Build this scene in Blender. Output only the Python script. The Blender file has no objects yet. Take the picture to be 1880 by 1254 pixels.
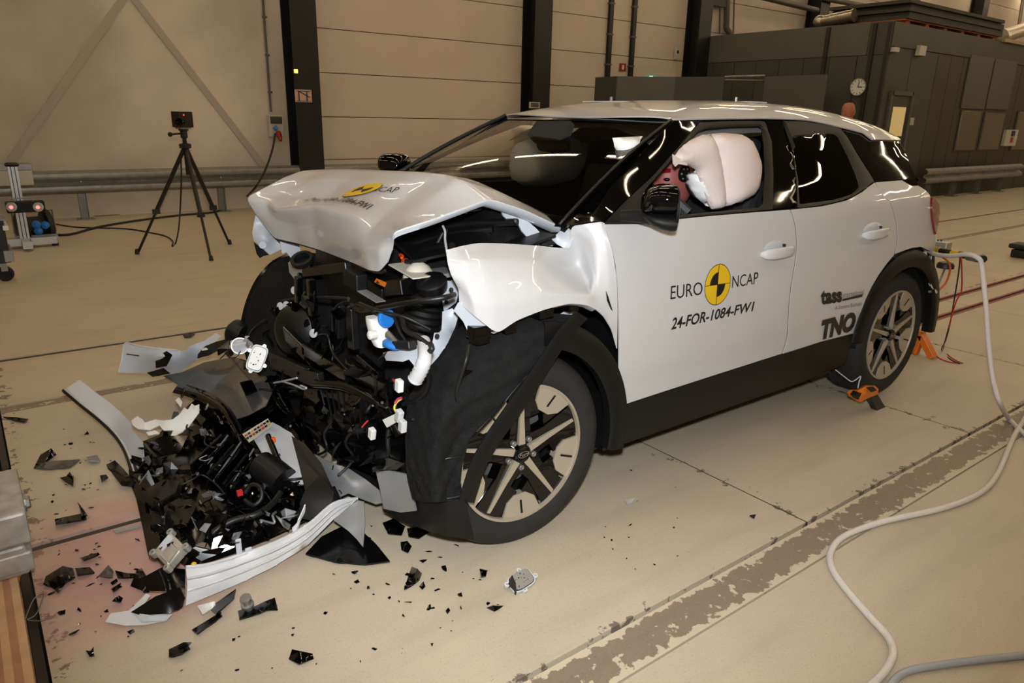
import bpy, bmesh, math, random
import numpy as np
from mathutils import Vector, Matrix
from mathutils.geometry import delaunay_2d_cdt

random.seed(7)
COL = bpy.context.scene.collection
SC = bpy.context.scene

# ------------------------------------------------------------------ camera
FPX = 1324.6445
YAW, PIT, ROL = 4.0612, -0.304, 0.0224
CAM = np.array([1.465, 2.7594, 1.5347])
_f = np.array([math.cos(YAW)*math.cos(PIT), math.sin(YAW)*math.cos(PIT), math.sin(PIT)])
_r = np.array([math.sin(YAW), -math.cos(YAW), 0.0]); _u = np.cross(_r, _f)
_c, _s = math.cos(ROL), math.sin(ROL)
RR, RU = _r*_c + _u*_s, -_r*_s + _u*_c
cam = bpy.data.cameras.new('camera'); camo = bpy.data.objects.new('camera', cam); COL.objects.link(camo)
cam.sensor_width = 36.0; cam.lens = FPX/1880*36.0; cam.clip_start = 0.02; cam.clip_end = 200
M = Matrix.Identity(4)
for i in range(3):
    M[i][0], M[i][1], M[i][2], M[i][3] = RR[i], RU[i], -_f[i], CAM[i]
camo.matrix_world = M
SC.camera = camo

# ------------------------------------------------------------------ light
SC.view_settings.view_transform = 'Standard'
SC.view_settings.look = 'None'
SC.view_settings.exposure = -0.12
SC.view_settings.gamma = 1.0
SC.view_settings.use_curve_mapping = False
W = bpy.data.worlds.new('hall_air'); SC.world = W; W.use_nodes = True
W.node_tree.nodes['Background'].inputs[0].default_value = (0.9, 0.72, 0.48, 1)
W.node_tree.nodes['Background'].inputs[1].default_value = 0.02
def lamp(name, kind, loc, energy, color, **kw):
    l = bpy.data.lights.new(name, kind); l.energy = energy; l.color = color
    for k, v in kw.items(): setattr(l, k, v)
    o = bpy.data.objects.new(name, l); COL.objects.link(o); o.location = loc
    return o
FLASH_POS = CAM + RU*0.16 + RR*0.02 - _f*0.02
fl = lamp('camera_flash', 'SPOT', FLASH_POS, 390, (0.95, 0.975, 1.0), shadow_soft_size=0.045, spot_size=math.radians(92), spot_blend=0.7)
fl.rotation_euler = (Vector(_f) + Vector((0, 0, 0.05))).to_track_quat('-Z', 'Y').to_euler()
LAMP_COLOR = (1.0, 0.79, 0.52)
LAMP_STRENGTH = 37.0

# ------------------------------------------------------------------ pixel helpers (1880 x 1254 frame)
AXI = {'x': 0, 'y': 1, 'z': 2}
def P(u, v, ax, val):
    d = RR*((u-940)/FPX) - RU*((v-627)/FPX) + _f
    i = AXI[ax]; t = (val-CAM[i])/d[i]
    return CAM + d*t
def PJ(w):
    q = np.array(w, float)-CAM; z = q @ _f
    return 940 + (q @ RR)/z*FPX, 627 - (q @ RU)/z*FPX

# ------------------------------------------------------------------ object helpers
def link(o, parent=None):
    COL.objects.link(o)
    if parent is not None:
        o.parent = parent
        L = root_loc(parent)
        o.matrix_parent_inverse = Matrix.Translation(-Vector(L))
    return o
_WL = {}
def root_loc(p):
    return _WL[p.name]
def tag(o, label=None, cat=None, group=None, kind=None):
    if label: o['label'] = label
    if cat: o['category'] = cat
    if group: o['group'] = group
    if kind: o['kind'] = kind
    return o
def empty(name, loc, label=None, cat=None, group=None, kind=None):
    o = bpy.data.objects.new(name, None); o.empty_display_size = 0.1
    COL.objects.link(o); o.location = loc; _WL[o.name] = tuple(loc)
    return tag(o, label, cat, group, kind)
def mesh_obj(name, verts, faces, mat, parent=None, smooth=None, solid=0.0, off=-1.0, bevel=0.0, sub=0):
    V = np.array([tuple(v) for v in verts], float)
    c = (V.min(0)+V.max(0))/2
    me = bpy.data.meshes.new(name)
    me.from_pydata([tuple(v) for v in (V-c)], [], [tuple(f) for f in faces])
    me.validate(); me.update()
    o = bpy.data.objects.new(name, me)
    me.materials.append(mat)
    if smooth is not None:
        me.polygons.foreach_set('use_smooth', [True]*len(me.polygons))
        if smooth < 180: me.set_sharp_from_angle(angle=math.radians(smooth))
    o.location = c
    link(o, parent); _WL[o.name] = tuple(c)
    if solid:
        m = o.modifiers.new('thickness', 'SOLIDIFY'); m.thickness = solid; m.offset = off
        if smooth is not None:
            m = o.modifiers.new('split', 'EDGE_SPLIT'); m.split_angle = math.radians(min(smooth, 60)); m.use_edge_sharp = False
    if bevel:
        m = o.modifiers.new('bevel', 'BEVEL'); m.width = bevel; m.segments = 2; m.limit_method = 'ANGLE'
    if sub:
        m = o.modifiers.new('sub', 'SUBSURF'); m.levels = sub; m.render_levels = sub
    return o
def dup(root, loc, label=None, group=None, rotz=None, parent=None):
    """copy of a thing and of its parts and sub-parts"""
    c = root.copy(); COL.objects.link(c); c.location = loc; _WL[c.name] = tuple(loc)
    if rotz is not None: c.rotation_euler = (0, 0, rotz)
    if label: c['label'] = label
    if group: c['group'] = group
    for ch in list(root.children):
        k = ch.copy(); COL.objects.link(k); k.parent = c; k.matrix_parent_inverse = ch.matrix_parent_inverse.copy()
        for g in list(ch.children):
            h = g.copy(); COL.objects.link(h); h.parent = k; h.matrix_parent_inverse = g.matrix_parent_inverse.copy()
    return c

class MB:
    def __init__(s): s.v = []; s.f = []
    def add(s, vs, fs):
        n = len(s.v); s.v += [tuple(map(float, v)) for v in vs]; s.f += [tuple(n+i for i in f) for f in fs]; return s
    def box(s, c, size, rot=None):
        c = Vector(c); hx, hy, hz = [a/2 for a in size]
        vs = [Vector((x*hx, y*hy, z*hz)) for x in (-1, 1) for y in (-1, 1) for z in (-1, 1)]
        if rot is not None: vs = [rot @ v for v in vs]
        return s.add([c+v for v in vs], [(0, 1, 3, 2), (4, 6, 7, 5), (0, 4, 5, 1), (2, 3, 7, 6), (0, 2, 6, 4), (1, 5, 7, 3)])
    def span(s, a, b):
        a = Vector(a); b = Vector(b)
        return s.box((a+b)/2, [abs(x) for x in (b-a)])
    def tube(s, path, r, n=8, cap=True, flat=1.0):
        path = [Vector(p) for p in path]; m = len(path)
        rs = r if isinstance(r, (list, tuple)) else [r]*m
        t0 = (path[1]-path[0]).normalized()
        a = Vector((0, 0, 1)) if abs(t0.z) < .9 else Vector((1, 0, 0))
        nn = (a - t0*a.dot(t0)).normalized(); vs = []; fs = []
        for i, p in enumerate(path):
            t = (path[min(i+1, m-1)]-path[max(i-1, 0)])
            if t.length < 1e-9: t = t0
            t.normalize()
            nn = (nn - t*nn.dot(t));
            if nn.length < 1e-6: nn = t.orthogonal()
            nn.normalize(); b = t.cross(nn)
            for k in range(n):
                an = 2*math.pi*k/n
                vs.append(p + nn*(math.cos(an)*rs[i]) + b*(math.sin(an)*rs[i]*flat))
        for i in range(m-1):
            for k in range(n):
                k2 = (k+1) % n
                fs.append((i*n+k, i*n+k2, (i+1)*n+k2, (i+1)*n+k))
        if cap: fs.append(tuple(range(n-1, -1, -1))); fs.append(tuple((m-1)*n+k for k in range(n)))
        return s.add(vs, fs)
    def lathe(s, prof, c, axis, n=32, close=False, cap=True):
        """prof: list of (radius, height along axis)"""
        ax = Vector(axis).normalized(); e1 = ax.orthogonal().normalized(); e2 = ax.cross(e1); c = Vector(c)
        vs = []; fs = []; m = len(prof)
        for (r, h) in prof:
            for k in range(n):
                an = 2*math.pi*k/n
                vs.append(c + ax*h + e1*(math.cos(an)*r) + e2*(math.sin(an)*r))
        for i in range(m-1 if not close else m):
            j = (i+1) % m
            for k in range(n):
                k2 = (k+1) % n; fs.append((i*n+k, i*n+k2, j*n+k2, j*n+k))
        if not close and cap:
            if prof[0][0] > 1e-6: fs.append(tuple(range(n-1, -1, -1)))
            if prof[-1][0] > 1e-6: fs.append(tuple((m-1)*n+k for k in range(n)))
        return s.add(vs, fs)
    def ball(s, c, r, n=14, m=9, rot=None):
        c = Vector(c); r = r if isinstance(r, (tuple, list)) else (r, r, r); vs = []; fs = []
        for i in range(m+1):
            th = math.pi*i/m
            for k in range(n):
                ph = 2*math.pi*k/n
                v = Vector((r[0]*math.sin(th)*math.cos(ph), r[1]*math.sin(th)*math.sin(ph), r[2]*math.cos(th)))
                if rot is not None: v = rot @ v
                vs.append(c+v)
        for i in range(m):
            for k in range(n):
                k2 = (k+1) % n; fs.append((i*n+k, (i+1)*n+k, (i+1)*n+k2, i*n+k2))
        return s.add(vs, fs)
    def grid(s, G, flip=False):
        r = len(G); c = len(G[0]); vs = [p for row in G for p in row]; fs = []
        for i in range(r-1):
            for j in range(c-1):
                q = (i*c+j, i*c+j+1, (i+1)*c+j+1, (i+1)*c+j)
                fs.append(q[::-1] if flip else q)
        return s.add(vs, fs)
    def poly(s, pts, ext=None):
        """flat polygon, extruded by vector ext"""
        n = len(pts); pts = [Vector(p) for p in pts]
        if ext is None: return s.add(pts, [tuple(range(n))])
        e = Vector(ext)
        return s.add(pts+[p+e for p in pts], [tuple(range(n-1, -1, -1)), tuple(range(n, 2*n))] +
                     [(i, (i+1) % n, n+(i+1) % n, n+i) for i in range(n)])
    def build(s, name, mat, parent=None, **kw):
        return mesh_obj(name, s.v, s.f, mat, parent, **kw)

def cr(pts, n=6, closed=False, ten=0.5):
    """Catmull-Rom through the points"""
    P_ = [np.array(p, float) for p in pts]; m = len(P_); out = []
    for i in range(m if closed else m-1):
        if closed: p0, p1, p2, p3 = P_[(i-1) % m], P_[i], P_[(i+1) % m], P_[(i+2) % m]
        else: p0, p1, p2, p3 = P_[max(i-1, 0)], P_[i], P_[i+1], P_[min(i+2, m-1)]
        m1 = (p2-p0)*ten; m2 = (p3-p1)*ten
        for k in range(n):
            t = k/n; t2 = t*t; t3 = t2*t
            out.append(p1*(2*t3-3*t2+1)+m1*(t3-2*t2+t)+p2*(-2*t3+3*t2)+m2*(t3-t2))
    if not closed: out.append(P_[-1])
    return out
def crgrid(G, nu=6, nv=6, ten=0.5):
    rows = [cr(r, nu, ten=ten) for r in G]
    cols = list(zip(*rows))
    cols = [cr(c, nv, ten=ten) for c in cols]
    return [list(r) for r in zip(*cols)]
def facet(G, n=6, it=3, lock=True):
    """buckled sheet: flat facets between the control points, rounded a little along the folds"""
    r, c = len(G), len(G[0]); A = np.array([[np.array(p, float) for p in row] for row in G])
    R = (r-1)*n+1; Cc = (c-1)*n+1; B = np.zeros((R, Cc, 3))
    for i in range(R):
        i0 = min(i//n, r-2); fi = (i-i0*n)/n
        for j in range(Cc):
            j0 = min(j//n, c-2); fj = (j-j0*n)/n
            B[i, j] = (A[i0, j0]*(1-fi)+A[i0+1, j0]*fi)*(1-fj)+(A[i0, j0+1]*(1-fi)+A[i0+1, j0+1]*fi)*fj
    for _ in range(it):
        N = B.copy()
        N[1:-1, 1:-1] = B[1:-1, 1:-1]*.4+.15*(B[:-2, 1:-1]+B[2:, 1:-1]+B[1:-1, :-2]+B[1:-1, 2:])
        for e in (0, -1):
            N[e, 1:-1] = B[e, 1:-1]*.5+.25*(B[e, :-2]+B[e, 2:]); N[1:-1, e] = B[1:-1, e]*.5+.25*(B[:-2, e]+B[2:, e])
        B = N
    return [[B[i, j] for j in range(Cc)] for i in range(R)]
def tps(pts, vals):
    A = np.array(pts, float); s = max(1.0, np.ptp(A, axis=0).max()); A = A/s; n = len(A)
    d = np.sqrt(((A[:, None]-A[None])**2).sum(-1)); K = np.where(d > 0, d*d*np.log(d+1e-12), 0)
    Q = np.c_[np.ones(n), A]; L = np.block([[K+np.eye(n)*1e-6, Q], [Q.T, np.zeros((3, 3))]])
    w = np.linalg.lstsq(L, np.r_[np.array(vals, float), 0, 0, 0], rcond=None)[0]
    def f(q):
        q = np.atleast_2d(np.array(q, float))/s
        d = np.sqrt(((q[:, None]-A[None])**2).sum(-1)); K = np.where(d > 0, d*d*np.log(d+1e-12), 0)
        return K @ w[:n] + w[n] + q @ w[n+1:]
    return f
def inpoly(p, poly):
    x, y = p; c = False; n = len(poly); j = n-1
    for i in range(n):
        xi, yi = poly[i][:2]; xj, yj = poly[j][:2]
        if (yi > y) != (yj > y) and x < (xj-xi)*(y-yi)/(yj-yi+1e-12)+xi: c = not c
        j = i
    return c
def mesh2d(outline, step):
    """triangulate a 2-D outline with inner grid points"""
    b = []
    n = len(outline)
    for i in range(n):
        p = np.array(outline[i][:2], float); q = np.array(outline[(i+1) % n][:2], float)
        k = max(1, int(np.linalg.norm(q-p)/step+.5))
        for j in range(k): b.append(tuple(p+(q-p)*j/k))
    m = len(b); B = np.array(b); pts = list(b)
    lo, hi = B.min(0), B.max(0)
    for iy, y in enumerate(np.arange(lo[1]+step*.45, hi[1], step*.87)):
        for x in np.arange(lo[0]+(step*.5 if iy % 2 else 0.0)+step*.2, hi[0], step):
            if inpoly((x, y), b) and np.sqrt(((B-[x, y])**2).sum(1)).min() > step*.5: pts.append((x, y))
    r = delaunay_2d_cdt([Vector(p) for p in pts], [(i, (i+1) % m) for i in range(m)], [], 0, 1e-7)
    V = [tuple(v) for v in r[0]]; Fc = []
    for f in r[2]:
        c = np.mean([V[i] for i in f], axis=0)
        if inpoly(c, b): Fc.append(tuple(f))
    return V, Fc
def patch(outline, ax='y', ctrl=(), step=14, fn=None):
    """free-form sheet: outline and control points are (u, v, depth along ax)"""
    V, Fc = mesh2d(outline, step)
    if fn is not None: return [fn(u, v) for u, v in V], Fc
    pts = [(o[0], o[1]) for o in outline]+[(o[0], o[1]) for o in ctrl]
    vals = [o[2] for o in outline]+[o[2] for o in ctrl]
    if np.ptp(vals) < 1e-9: d = np.full(len(V), vals[0])
    else: d = tps(pts, vals)(V)
    return [P(u, v, ax, dd) for (u, v), dd in zip(V, d)], Fc
def orient(verts, faces, toward):
    """flip faces so that they face the point"""
    V = [Vector(v) for v in verts]; t = Vector(toward); a = 0
    for f in faces[::max(1, len(faces)//60)]:
        p, q, r = V[f[0]], V[f[1]], V[f[2]]
        a += (q-p).cross(r-p).dot(t-p)
    return [f[::-1] for f in faces] if a < 0 else faces
def sheet(name, outline, mat, parent=None, ax='y', ctrl=(), step=14, thick=0.003, smooth=50, fn=None, toward=None):
    v, f = patch(outline, ax, ctrl, step, fn)
    f = orient(v, f, CAM if toward is None else toward)
    return mesh_obj(name, v, f, mat, parent, smooth=smooth, solid=thick)

# ------------------------------------------------------------------ materials
def srgb(c):
    if isinstance(c, str): c = [int(c[i:i+2], 16)/255 for i in (0, 2, 4)]
    else: c = [x/255 for x in c]
    return tuple(x/12.92 if x <= .04045 else ((x+.055)/1.055)**2.4 for x in c)
def mat(name, col, rough=.5, metal=0., coat=0., vary=0., vscale=6., bump=0., bscale=60., emit=None, spec=.5, world=False, detail=4.):
    m = bpy.data.materials.new(name); m.use_nodes = True; nt = m.node_tree; b = nt.nodes['Principled BSDF']
    c = srgb(col); b.inputs['Base Color'].default_value = (*c, 1)
    b.inputs['Roughness'].default_value = rough; b.inputs['Metallic'].default_value = metal
    b.inputs['Coat Weight'].default_value = coat; b.inputs['Coat Roughness'].default_value = .03
    b.inputs['Specular IOR Level'].default_value = spec
    if emit: b.inputs['Emission Color'].default_value = (*emit[0], 1); b.inputs['Emission Strength'].default_value = emit[1]
    if vary or bump:
        if world: g = nt.nodes.new('ShaderNodeNewGeometry'); src = g.outputs['Position']
        else: g = nt.nodes.new('ShaderNodeTexCoord'); src = g.outputs['Object']
    if vary:
        n = nt.nodes.new('ShaderNodeTexNoise'); n.inputs['Scale'].default_value = vscale; n.inputs['Detail'].default_value = detail
        nt.links.new(src, n.inputs['Vector'])
        r = nt.nodes.new('ShaderNodeValToRGB'); nt.links.new(n.outputs['Fac'], r.inputs[0])
        r.color_ramp.elements[0].position = .3; r.color_ramp.elements[1].position = .7
        r.color_ramp.elements[0].color = (*[max(0, x*(1-vary)) for x in c], 1)
        r.color_ramp.elements[1].color = (*[min(1, x*(1+vary)) for x in c], 1)
        nt.links.new(r.outputs[0], b.inputs['Base Color'])
    if bump:
        n = nt.nodes.new('ShaderNodeTexNoise'); n.inputs['Scale'].default_value = bscale; n.inputs['Detail'].default_value = 3
        nt.links.new(src, n.inputs['Vector'])
        bp = nt.nodes.new('ShaderNodeBump'); bp.inputs['Strength'].default_value = bump; bp.inputs['Distance'].default_value = .01
        nt.links.new(n.outputs['Fac'], bp.inputs['Height']); nt.links.new(bp.outputs[0], b.inputs['Normal'])
    return m
def glassmat(name, tint, rough=.0, fmul=1.0):
    m = bpy.data.materials.new(name); m.use_nodes = True; nt = m.node_tree; nt.nodes.clear()
    o = nt.nodes.new('ShaderNodeOutputMaterial'); t = nt.nodes.new('ShaderNodeBsdfTransparent'); t.inputs[0].default_value = (*tint, 1)
    g = nt.nodes.new('ShaderNodeBsdfGlossy'); g.inputs['Roughness'].default_value = rough
    fr = nt.nodes.new('ShaderNodeFresnel'); fr.inputs[0].default_value = 1.5
    mx = nt.nodes.new('ShaderNodeMixShader'); nt.links.new(fr.outputs[0], mx.inputs[0])
    nt.links.new(t.outputs[0], mx.inputs[1]); nt.links.new(g.outputs[0], mx.inputs[2]); nt.links.new(mx.outputs[0], o.inputs[0])
    return m
MT = {}
MT['paint'] = mat('white_car_paint', (200, 200, 201), .36, coat=.8, spec=.35)
MT['paint_in'] = mat('white_primer_metal', (186, 192, 200), .42, coat=.3)
MT['gloss'] = mat('gloss_black', (5, 5, 6), .04)
MT['black'] = mat('black_plastic', (13, 13, 14), .4, vary=.25, vscale=14, bump=.05, bscale=160)
MT['shiny'] = mat('black_broken_plastic', (7, 7, 8), .16, vary=.4, vscale=9)
MT['trim'] = mat('grained_dark_trim', (15, 15, 15), .5, bump=.12, bscale=420, spec=.3)
MT['felt'] = mat('felt_wheel_liner', (28, 28, 28), .95, vary=.25, vscale=30, bump=.5, bscale=170, spec=.15)
MT['rubber'] = mat('tyre_rubber', (40, 39, 38), .72, vary=.12, vscale=20, bump=.06, bscale=200, spec=.3)
MT['machined'] = mat('machined_alloy', (188, 178, 160), .4, metal=.5, bump=.02, bscale=300)
MT['steel'] = mat('galvanised_steel', (150, 150, 146), .42, metal=.75, vary=.15, vscale=12)
MT['alu'] = mat('aluminium', (190, 190, 188), .38, metal=.8)
MT['silver'] = mat('silver_plastic', (158, 160, 162), .36, metal=.55, vary=.06, vscale=5)
MT['greyin'] = mat('grey_plastic_inside', (188, 192, 198), .5, vary=.06, vscale=5)
MT['whitep'] = mat('white_plastic', (222, 222, 218), .45)
MT['tintglass'] = glassmat('privacy_glass', (.018, .018, .018))
MT['glass'] = glassmat('windscreen_glass', (.93, .95, .94))
MT['red'] = mat('red_plastic', (150, 24, 22), .4)
MT['orange'] = mat('orange_plastic', (222, 116, 22), .45)
MT['orange2'] = mat('bright_orange_plastic', (236, 84, 20), .4)
MT['blue'] = mat('blue_plastic', (36, 120, 205), .4)
MT['yellow'] = mat('yellow_decal', (226, 186, 30), .4)
MT['ink'] = mat('black_decal', (20, 20, 21), .35)
MT['ink_grey'] = mat('grey_decal', (96, 96, 98), .4)
MT['cable'] = mat('black_cable', (20, 20, 20), .5)
MT['hose'] = mat('white_wrapped_hose', (212, 206, 198), .55, bump=.3, bscale=60)
MT['ghose'] = mat('grey_hose', (160, 164, 170), .5)
MT['redlens'] = mat('red_lamp_glass', (120, 8, 10), .12, coat=1.)
MT['int'] = mat('dark_interior', (30, 30, 32), .8, vary=.2, vscale=20)
MT['airbag'] = mat('airbag_fabric', (226, 212, 208), .85, bump=.25, bscale=60, vary=.04, vscale=4)
MT['airbag2'] = mat('airbag_fabric_white', (244, 246, 245), .85, bump=.25, bscale=60)
# ================================================================== HALL
def floor_mat(name, base, worn, thresh, strip=False, stain=False, seams=True):
    m = bpy.data.materials.new(name); m.use_nodes = True; nt = m.node_tree; b = nt.nodes['Principled BSDF']
    N = nt.nodes.new; L = nt.links.new
    g = N('ShaderNodeNewGeometry'); pos = g.outputs['Position']
    def noise(sc, det=5, rough=.6):
        n = N('ShaderNodeTexNoise'); n.inputs['Scale'].default_value = sc; n.inputs['Detail'].default_value = det
        n.inputs['Roughness'].default_value = rough; L(pos, n.inputs['Vector']); return n.outputs['Fac']
    def ramp(f, a, c0, bb, c1):
        r = N('ShaderNodeValToRGB'); L(f, r.inputs[0]); e = r.color_ramp.elements
        e[0].position = a; e[0].color = (*c0, 1); e[1].position = bb; e[1].color = (*c1, 1); return r.outputs[0]
    def mix(f, a, c):
        x = N('ShaderNodeMix'); x.data_type = 'RGBA'; L(f, x.inputs[0]); L(a, x.inputs[6])
        if isinstance(c, tuple): x.inputs[7].default_value = (*c, 1)
        else: L(c, x.inputs[7])
        return x.outputs[2]
    c = srgb(base); w = srgb(worn)
    col = ramp(noise(1.3, 6), .3, tuple(x*.90 for x in c), .7, tuple(min(1, x*1.06) for x in c))
    speck = ramp(noise(120, 2), .56, (0, 0, 0), .70, (1, 1, 1))
    fs = N('ShaderNodeMath'); fs.operation = 'MULTIPLY'; L(speck, fs.inputs[0]); fs.inputs[1].default_value = .3
    col = mix(fs.outputs[0], col, tuple(x*.45 for x in c))
    # scuffs
    mp = N('ShaderNodeMapping'); mp.inputs['Scale'].default_value = (.7, 5, 1); L(pos, mp.inputs['Vector'])
    n = N('ShaderNodeTexNoise'); n.inputs['Scale'].default_value = 1.4; n.inputs['Detail'].default_value = 8; L(mp.outputs[0], n.inputs['Vector'])
    sc = ramp(n.outputs['Fac'], .52, (0, 0, 0), .75, (1, 1, 1))
    fs = N('ShaderNodeMath'); fs.operation = 'MULTIPLY'; L(sc, fs.inputs[0]); fs.inputs[1].default_value = .32
    col = mix(fs.outputs[0], col, tuple(x*.55 for x in c))
    # chipped paint
    sp = N('ShaderNodeSeparateXYZ'); L(pos, sp.inputs[0])
    def near(out, val, w_):
        a = N('ShaderNodeMath'); a.operation = 'SUBTRACT'; L(out, a.inputs[0]); a.inputs[1].default_value = val
        b2 = N('ShaderNodeMath'); b2.operation = 'ABSOLUTE'; L(a.outputs[0], b2.inputs[0])
        c2 = N('ShaderNodeMapRange'); L(b2.outputs[0], c2.inputs[0]); c2.inputs[1].default_value = 0; c2.inputs[2].default_value = w_; c2.inputs[3].default_value = 1; c2.inputs[4].default_value = 0
        return c2.outputs[0]
    def mx(a, b2, op='MAXIMUM'):
        m2 = N('ShaderNodeMath'); m2.operation = op; L(a, m2.inputs[0])
        if isinstance(b2, float): m2.inputs[1].default_value = b2
        else: L(b2, m2.inputs[1])
        return m2.outputs[0]
    seam = near(sp.outputs[0], -1.04 if seams else 900., .09)
    for val in ((-2.55, -4.06, 1.46) if seams else ()): seam = mx(seam, near(sp.outputs[0], val, .09))
    for val in (1.46, -.085, -1.62): seam = mx(seam, near(sp.outputs[1], val, .07))
    if strip:
        edge = mx(near(sp.outputs[1], 1.462, .035), near(sp.outputs[1], 1.63, .05)); seam = edge
    boost = mx(seam, .30 if strip else .20, 'MULTIPLY')
    ch = ramp(mx(noise(17 if strip else 15, 6, .65), boost, 'ADD'), thresh, (0, 0, 0), thresh+.015, (1, 1, 1))
    col = mix(ch, col, w)
    if stain:
        vm = N('ShaderNodeVectorMath'); vm.operation = 'DISTANCE'; L(pos, vm.inputs[0]); vm.inputs[1].default_value = (1.13, .16, 0)
        ad = N('ShaderNodeMath'); ad.operation = 'MULTIPLY_ADD'; L(noise(4.5, 4), ad.inputs[0]); ad.inputs[1].default_value = -.5; L(vm.outputs['Value'], ad.inputs[2])
        st = ramp(ad.outputs[0], -.12, (1, 1, 1), .36, (0, 0, 0))
        fs = N('ShaderNodeMath'); fs.operation = 'MULTIPLY'; L(st, fs.inputs[0]); fs.inputs[1].default_value = .62
        col = mix(fs.outputs[0], col, srgb((182, 124, 124)))
    L(col, b.inputs['Base Color'])
    b.inputs['Roughness'].default_value = .5; b.inputs['Specular IOR Level'].default_value = .35
    bp = N('ShaderNodeBump'); bp.inputs['Strength'].default_value = .08; bp.inputs['Distance'].default_value = .01
    L(noise(90, 3), bp.inputs['Height']); L(bp.outputs[0], b.inputs['Normal'])
    return m
FB = (190, 178, 155)
MT['floor'] = floor_mat('painted_floor', FB, (116, 104, 92), .72)
MT['floor_outer'] = floor_mat('painted_outer_floor', FB, (116, 104, 92), .74, seams=False)
MT['floor_stain'] = floor_mat('painted_floor_spill', FB, (116, 104, 92), .72, stain=True)
MT['strip'] = floor_mat('bare_concrete_strip', (136, 122, 104), (196, 183, 158), .60, strip=True)
MT['subfloor'] = mat('dark_joint', (40, 36, 31), .9)
floor = MB().span((-34, -9.6, -.30), (1.40, 8, -.022)).build('floor', MT['subfloor']); tag(floor, kind='structure')
MB().span((1.40, -9.6, -.30), (8, 8, -.16)).build('floor_slab', MT['subfloor'], floor)
def plate(x0, x1, y0, y1, m='floor', name='floor_plate', z=0.0, g=.004):
    return MB().span((x0+g, y0+g, -.05), (x1-g, y1-g, z)).build(name, MT[m], floor)
XS = [1.485, -1.04, -2.55, -4.06, -5.57, -7.1, -34]
for a, b_ in zip(XS[:-1], XS[1:]):
    near = a > 1
    if near:
        plate(-1.04, 1.485, -.06, 1.455, 'floor_stain'); plate(-1.04, 1.485, -1.58, -.105, 'floor_stain')
    else:
        plate(b_, a, .30, 1.455); plate(b_, a, .03, .265) if a < -4 else plate(b_, a, -.08, .30)
        plate(b_, a, -1.58, -.035 if a < -4 else -.08)
    plate(b_ if not near else -1.04, a if not near else 1.485, -2.53, -1.68)
plate(-34, 1.485, 1.462, 1.625, 'strip', 'worn_strip', -.004)
plate(-34, 1.485, -1.675, -1.585, 'strip', 'worn_strip', -.003)
plate(-34, 8, 1.628, 8, 'floor_outer'); plate(-34, 8, -9.6, -2.585, 'floor_outer')
plate(1.52, 8, -2.53, -1.0, 'strip', 'pit_cover', -.02)
MT['railsteel'] = mat('dark_rail_steel', (62, 56, 50), .5, metal=.4, vary=.3, vscale=5, world=True)
MT['red_paint'] = mat('red_rail_paint', (142, 70, 62), .6)
MB().span((-34, -2.584, -.03), (8, -2.532, -.006)).build('track_rail', MT['railsteel'], floor)
MB().span((-1.04, -.098, -.03), (1.485, -.066, -.008)).build('track_rail', MT['railsteel'], floor)
MB().span((1.489, -2.5, -.05), (1.515, 1.46, -.012)).build('edge_rail', MT['railsteel'], floor)
for yc in (.2825, -.0025):
    MB().span((-34, yc-.012, -.03), (-4.06, yc+.012, -.006)).build('track_rail', MT['subfloor'], floor)
    for s in (-1, 1):
        MB().span((-34, yc+s*.026-.011, -.03), (-4.06, yc+s*.026+.011, .003)).build('rail_edge', MT['red_paint'], floor)
for xx in XS[1:-1]: MB().span((xx-.0045, -2.53, -.04), (xx+.0045, 1.455, -.001)).build('floor_joint', MT['subfloor'], floor)
# yellow black hazard strip at the pit edge
for k in range(4):
    MB().poly([(1.50+.03*k, .02+.0, -.01), (1.53+.03*k, .02, -.01), (1.55+.03*k, .10, -.01), (1.52+.03*k, .10, -.01)], (0, 0, -.01)).build('hazard_stripe', MT['yellow' if k % 2 == 0 else 'subfloor'], floor)

MT['wall'] = mat('concrete_panel', (208, 194, 176), .8, vary=.07, vscale=.9, bump=.1, bscale=30, world=True)
MT['wall_left'] = mat('stained_concrete', (204, 194, 178), .8, vary=.20, vscale=.9, bump=.1, bscale=30, world=True, detail=6)
MT['joint'] = mat('panel_joint', (96, 82, 66), .9)
MT['column'] = mat('column_paint', (20, 20, 21), .45, vary=.1, vscale=3)
MT['roofm'] = mat('hall_roof', (84, 80, 72), .8)
MT['fence'] = mat('grey_door_wall', (150, 142, 128), .8, vary=.1, vscale=1)
wb = MB().span((-34, -9.6, -.3), (8, -9.34, 7.2)).build('wall_back', MT['joint']); tag(wb, kind='structure')
COLX = [1.65, -3.22, -8.0, -12.75, -17.5, -22.3, -27.1]
pan = None
ZR = [0, .74, 1.44, 2.14, 2.82, 3.52, 4.22, 4.92, 5.62, 6.32, 7.02]
big = MB().span((1.65+.1, -9.35, 0), (-3.02, -9.30, 4.22)).build('wall_panel', MT['wall_left'], wb)
MB().span((8, -9.35, 0), (1.66, -9.30, 7.02)).build('wall_panel', MT['wall_left'], wb)
MB().span((1.65+.1, -9.35, 4.23), (-3.02, -9.30, 7.02)).build('wall_panel', MT['wall_left'], wb)
for a, b_ in zip(COLX[1:], COLX[2:]+[-34]):
    for z0, z1 in zip(ZR[:-1], ZR[1:]):
        MB().span((a, -9.35, z0+.006), (b_, -9.30, z1-.006)).build('wall_panel', MT['wall'], wb, bevel=.004)
def wallx(x0, x1, y0, y1, name, m='wall'):
    o = MB().span((x0, y0, -.3), (x1, y1, 7.2)).build(name, MT[m]); tag(o, kind='structure')
wallx(-34.2, -34, -9.6, 8, 'wall_far'); wallx(8, 8.2, -9.6, 8.2, 'wall_near', 'fence'); wallx(-34, 8.2, 8, 8.2, 'wall_side', 'fence')
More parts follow.
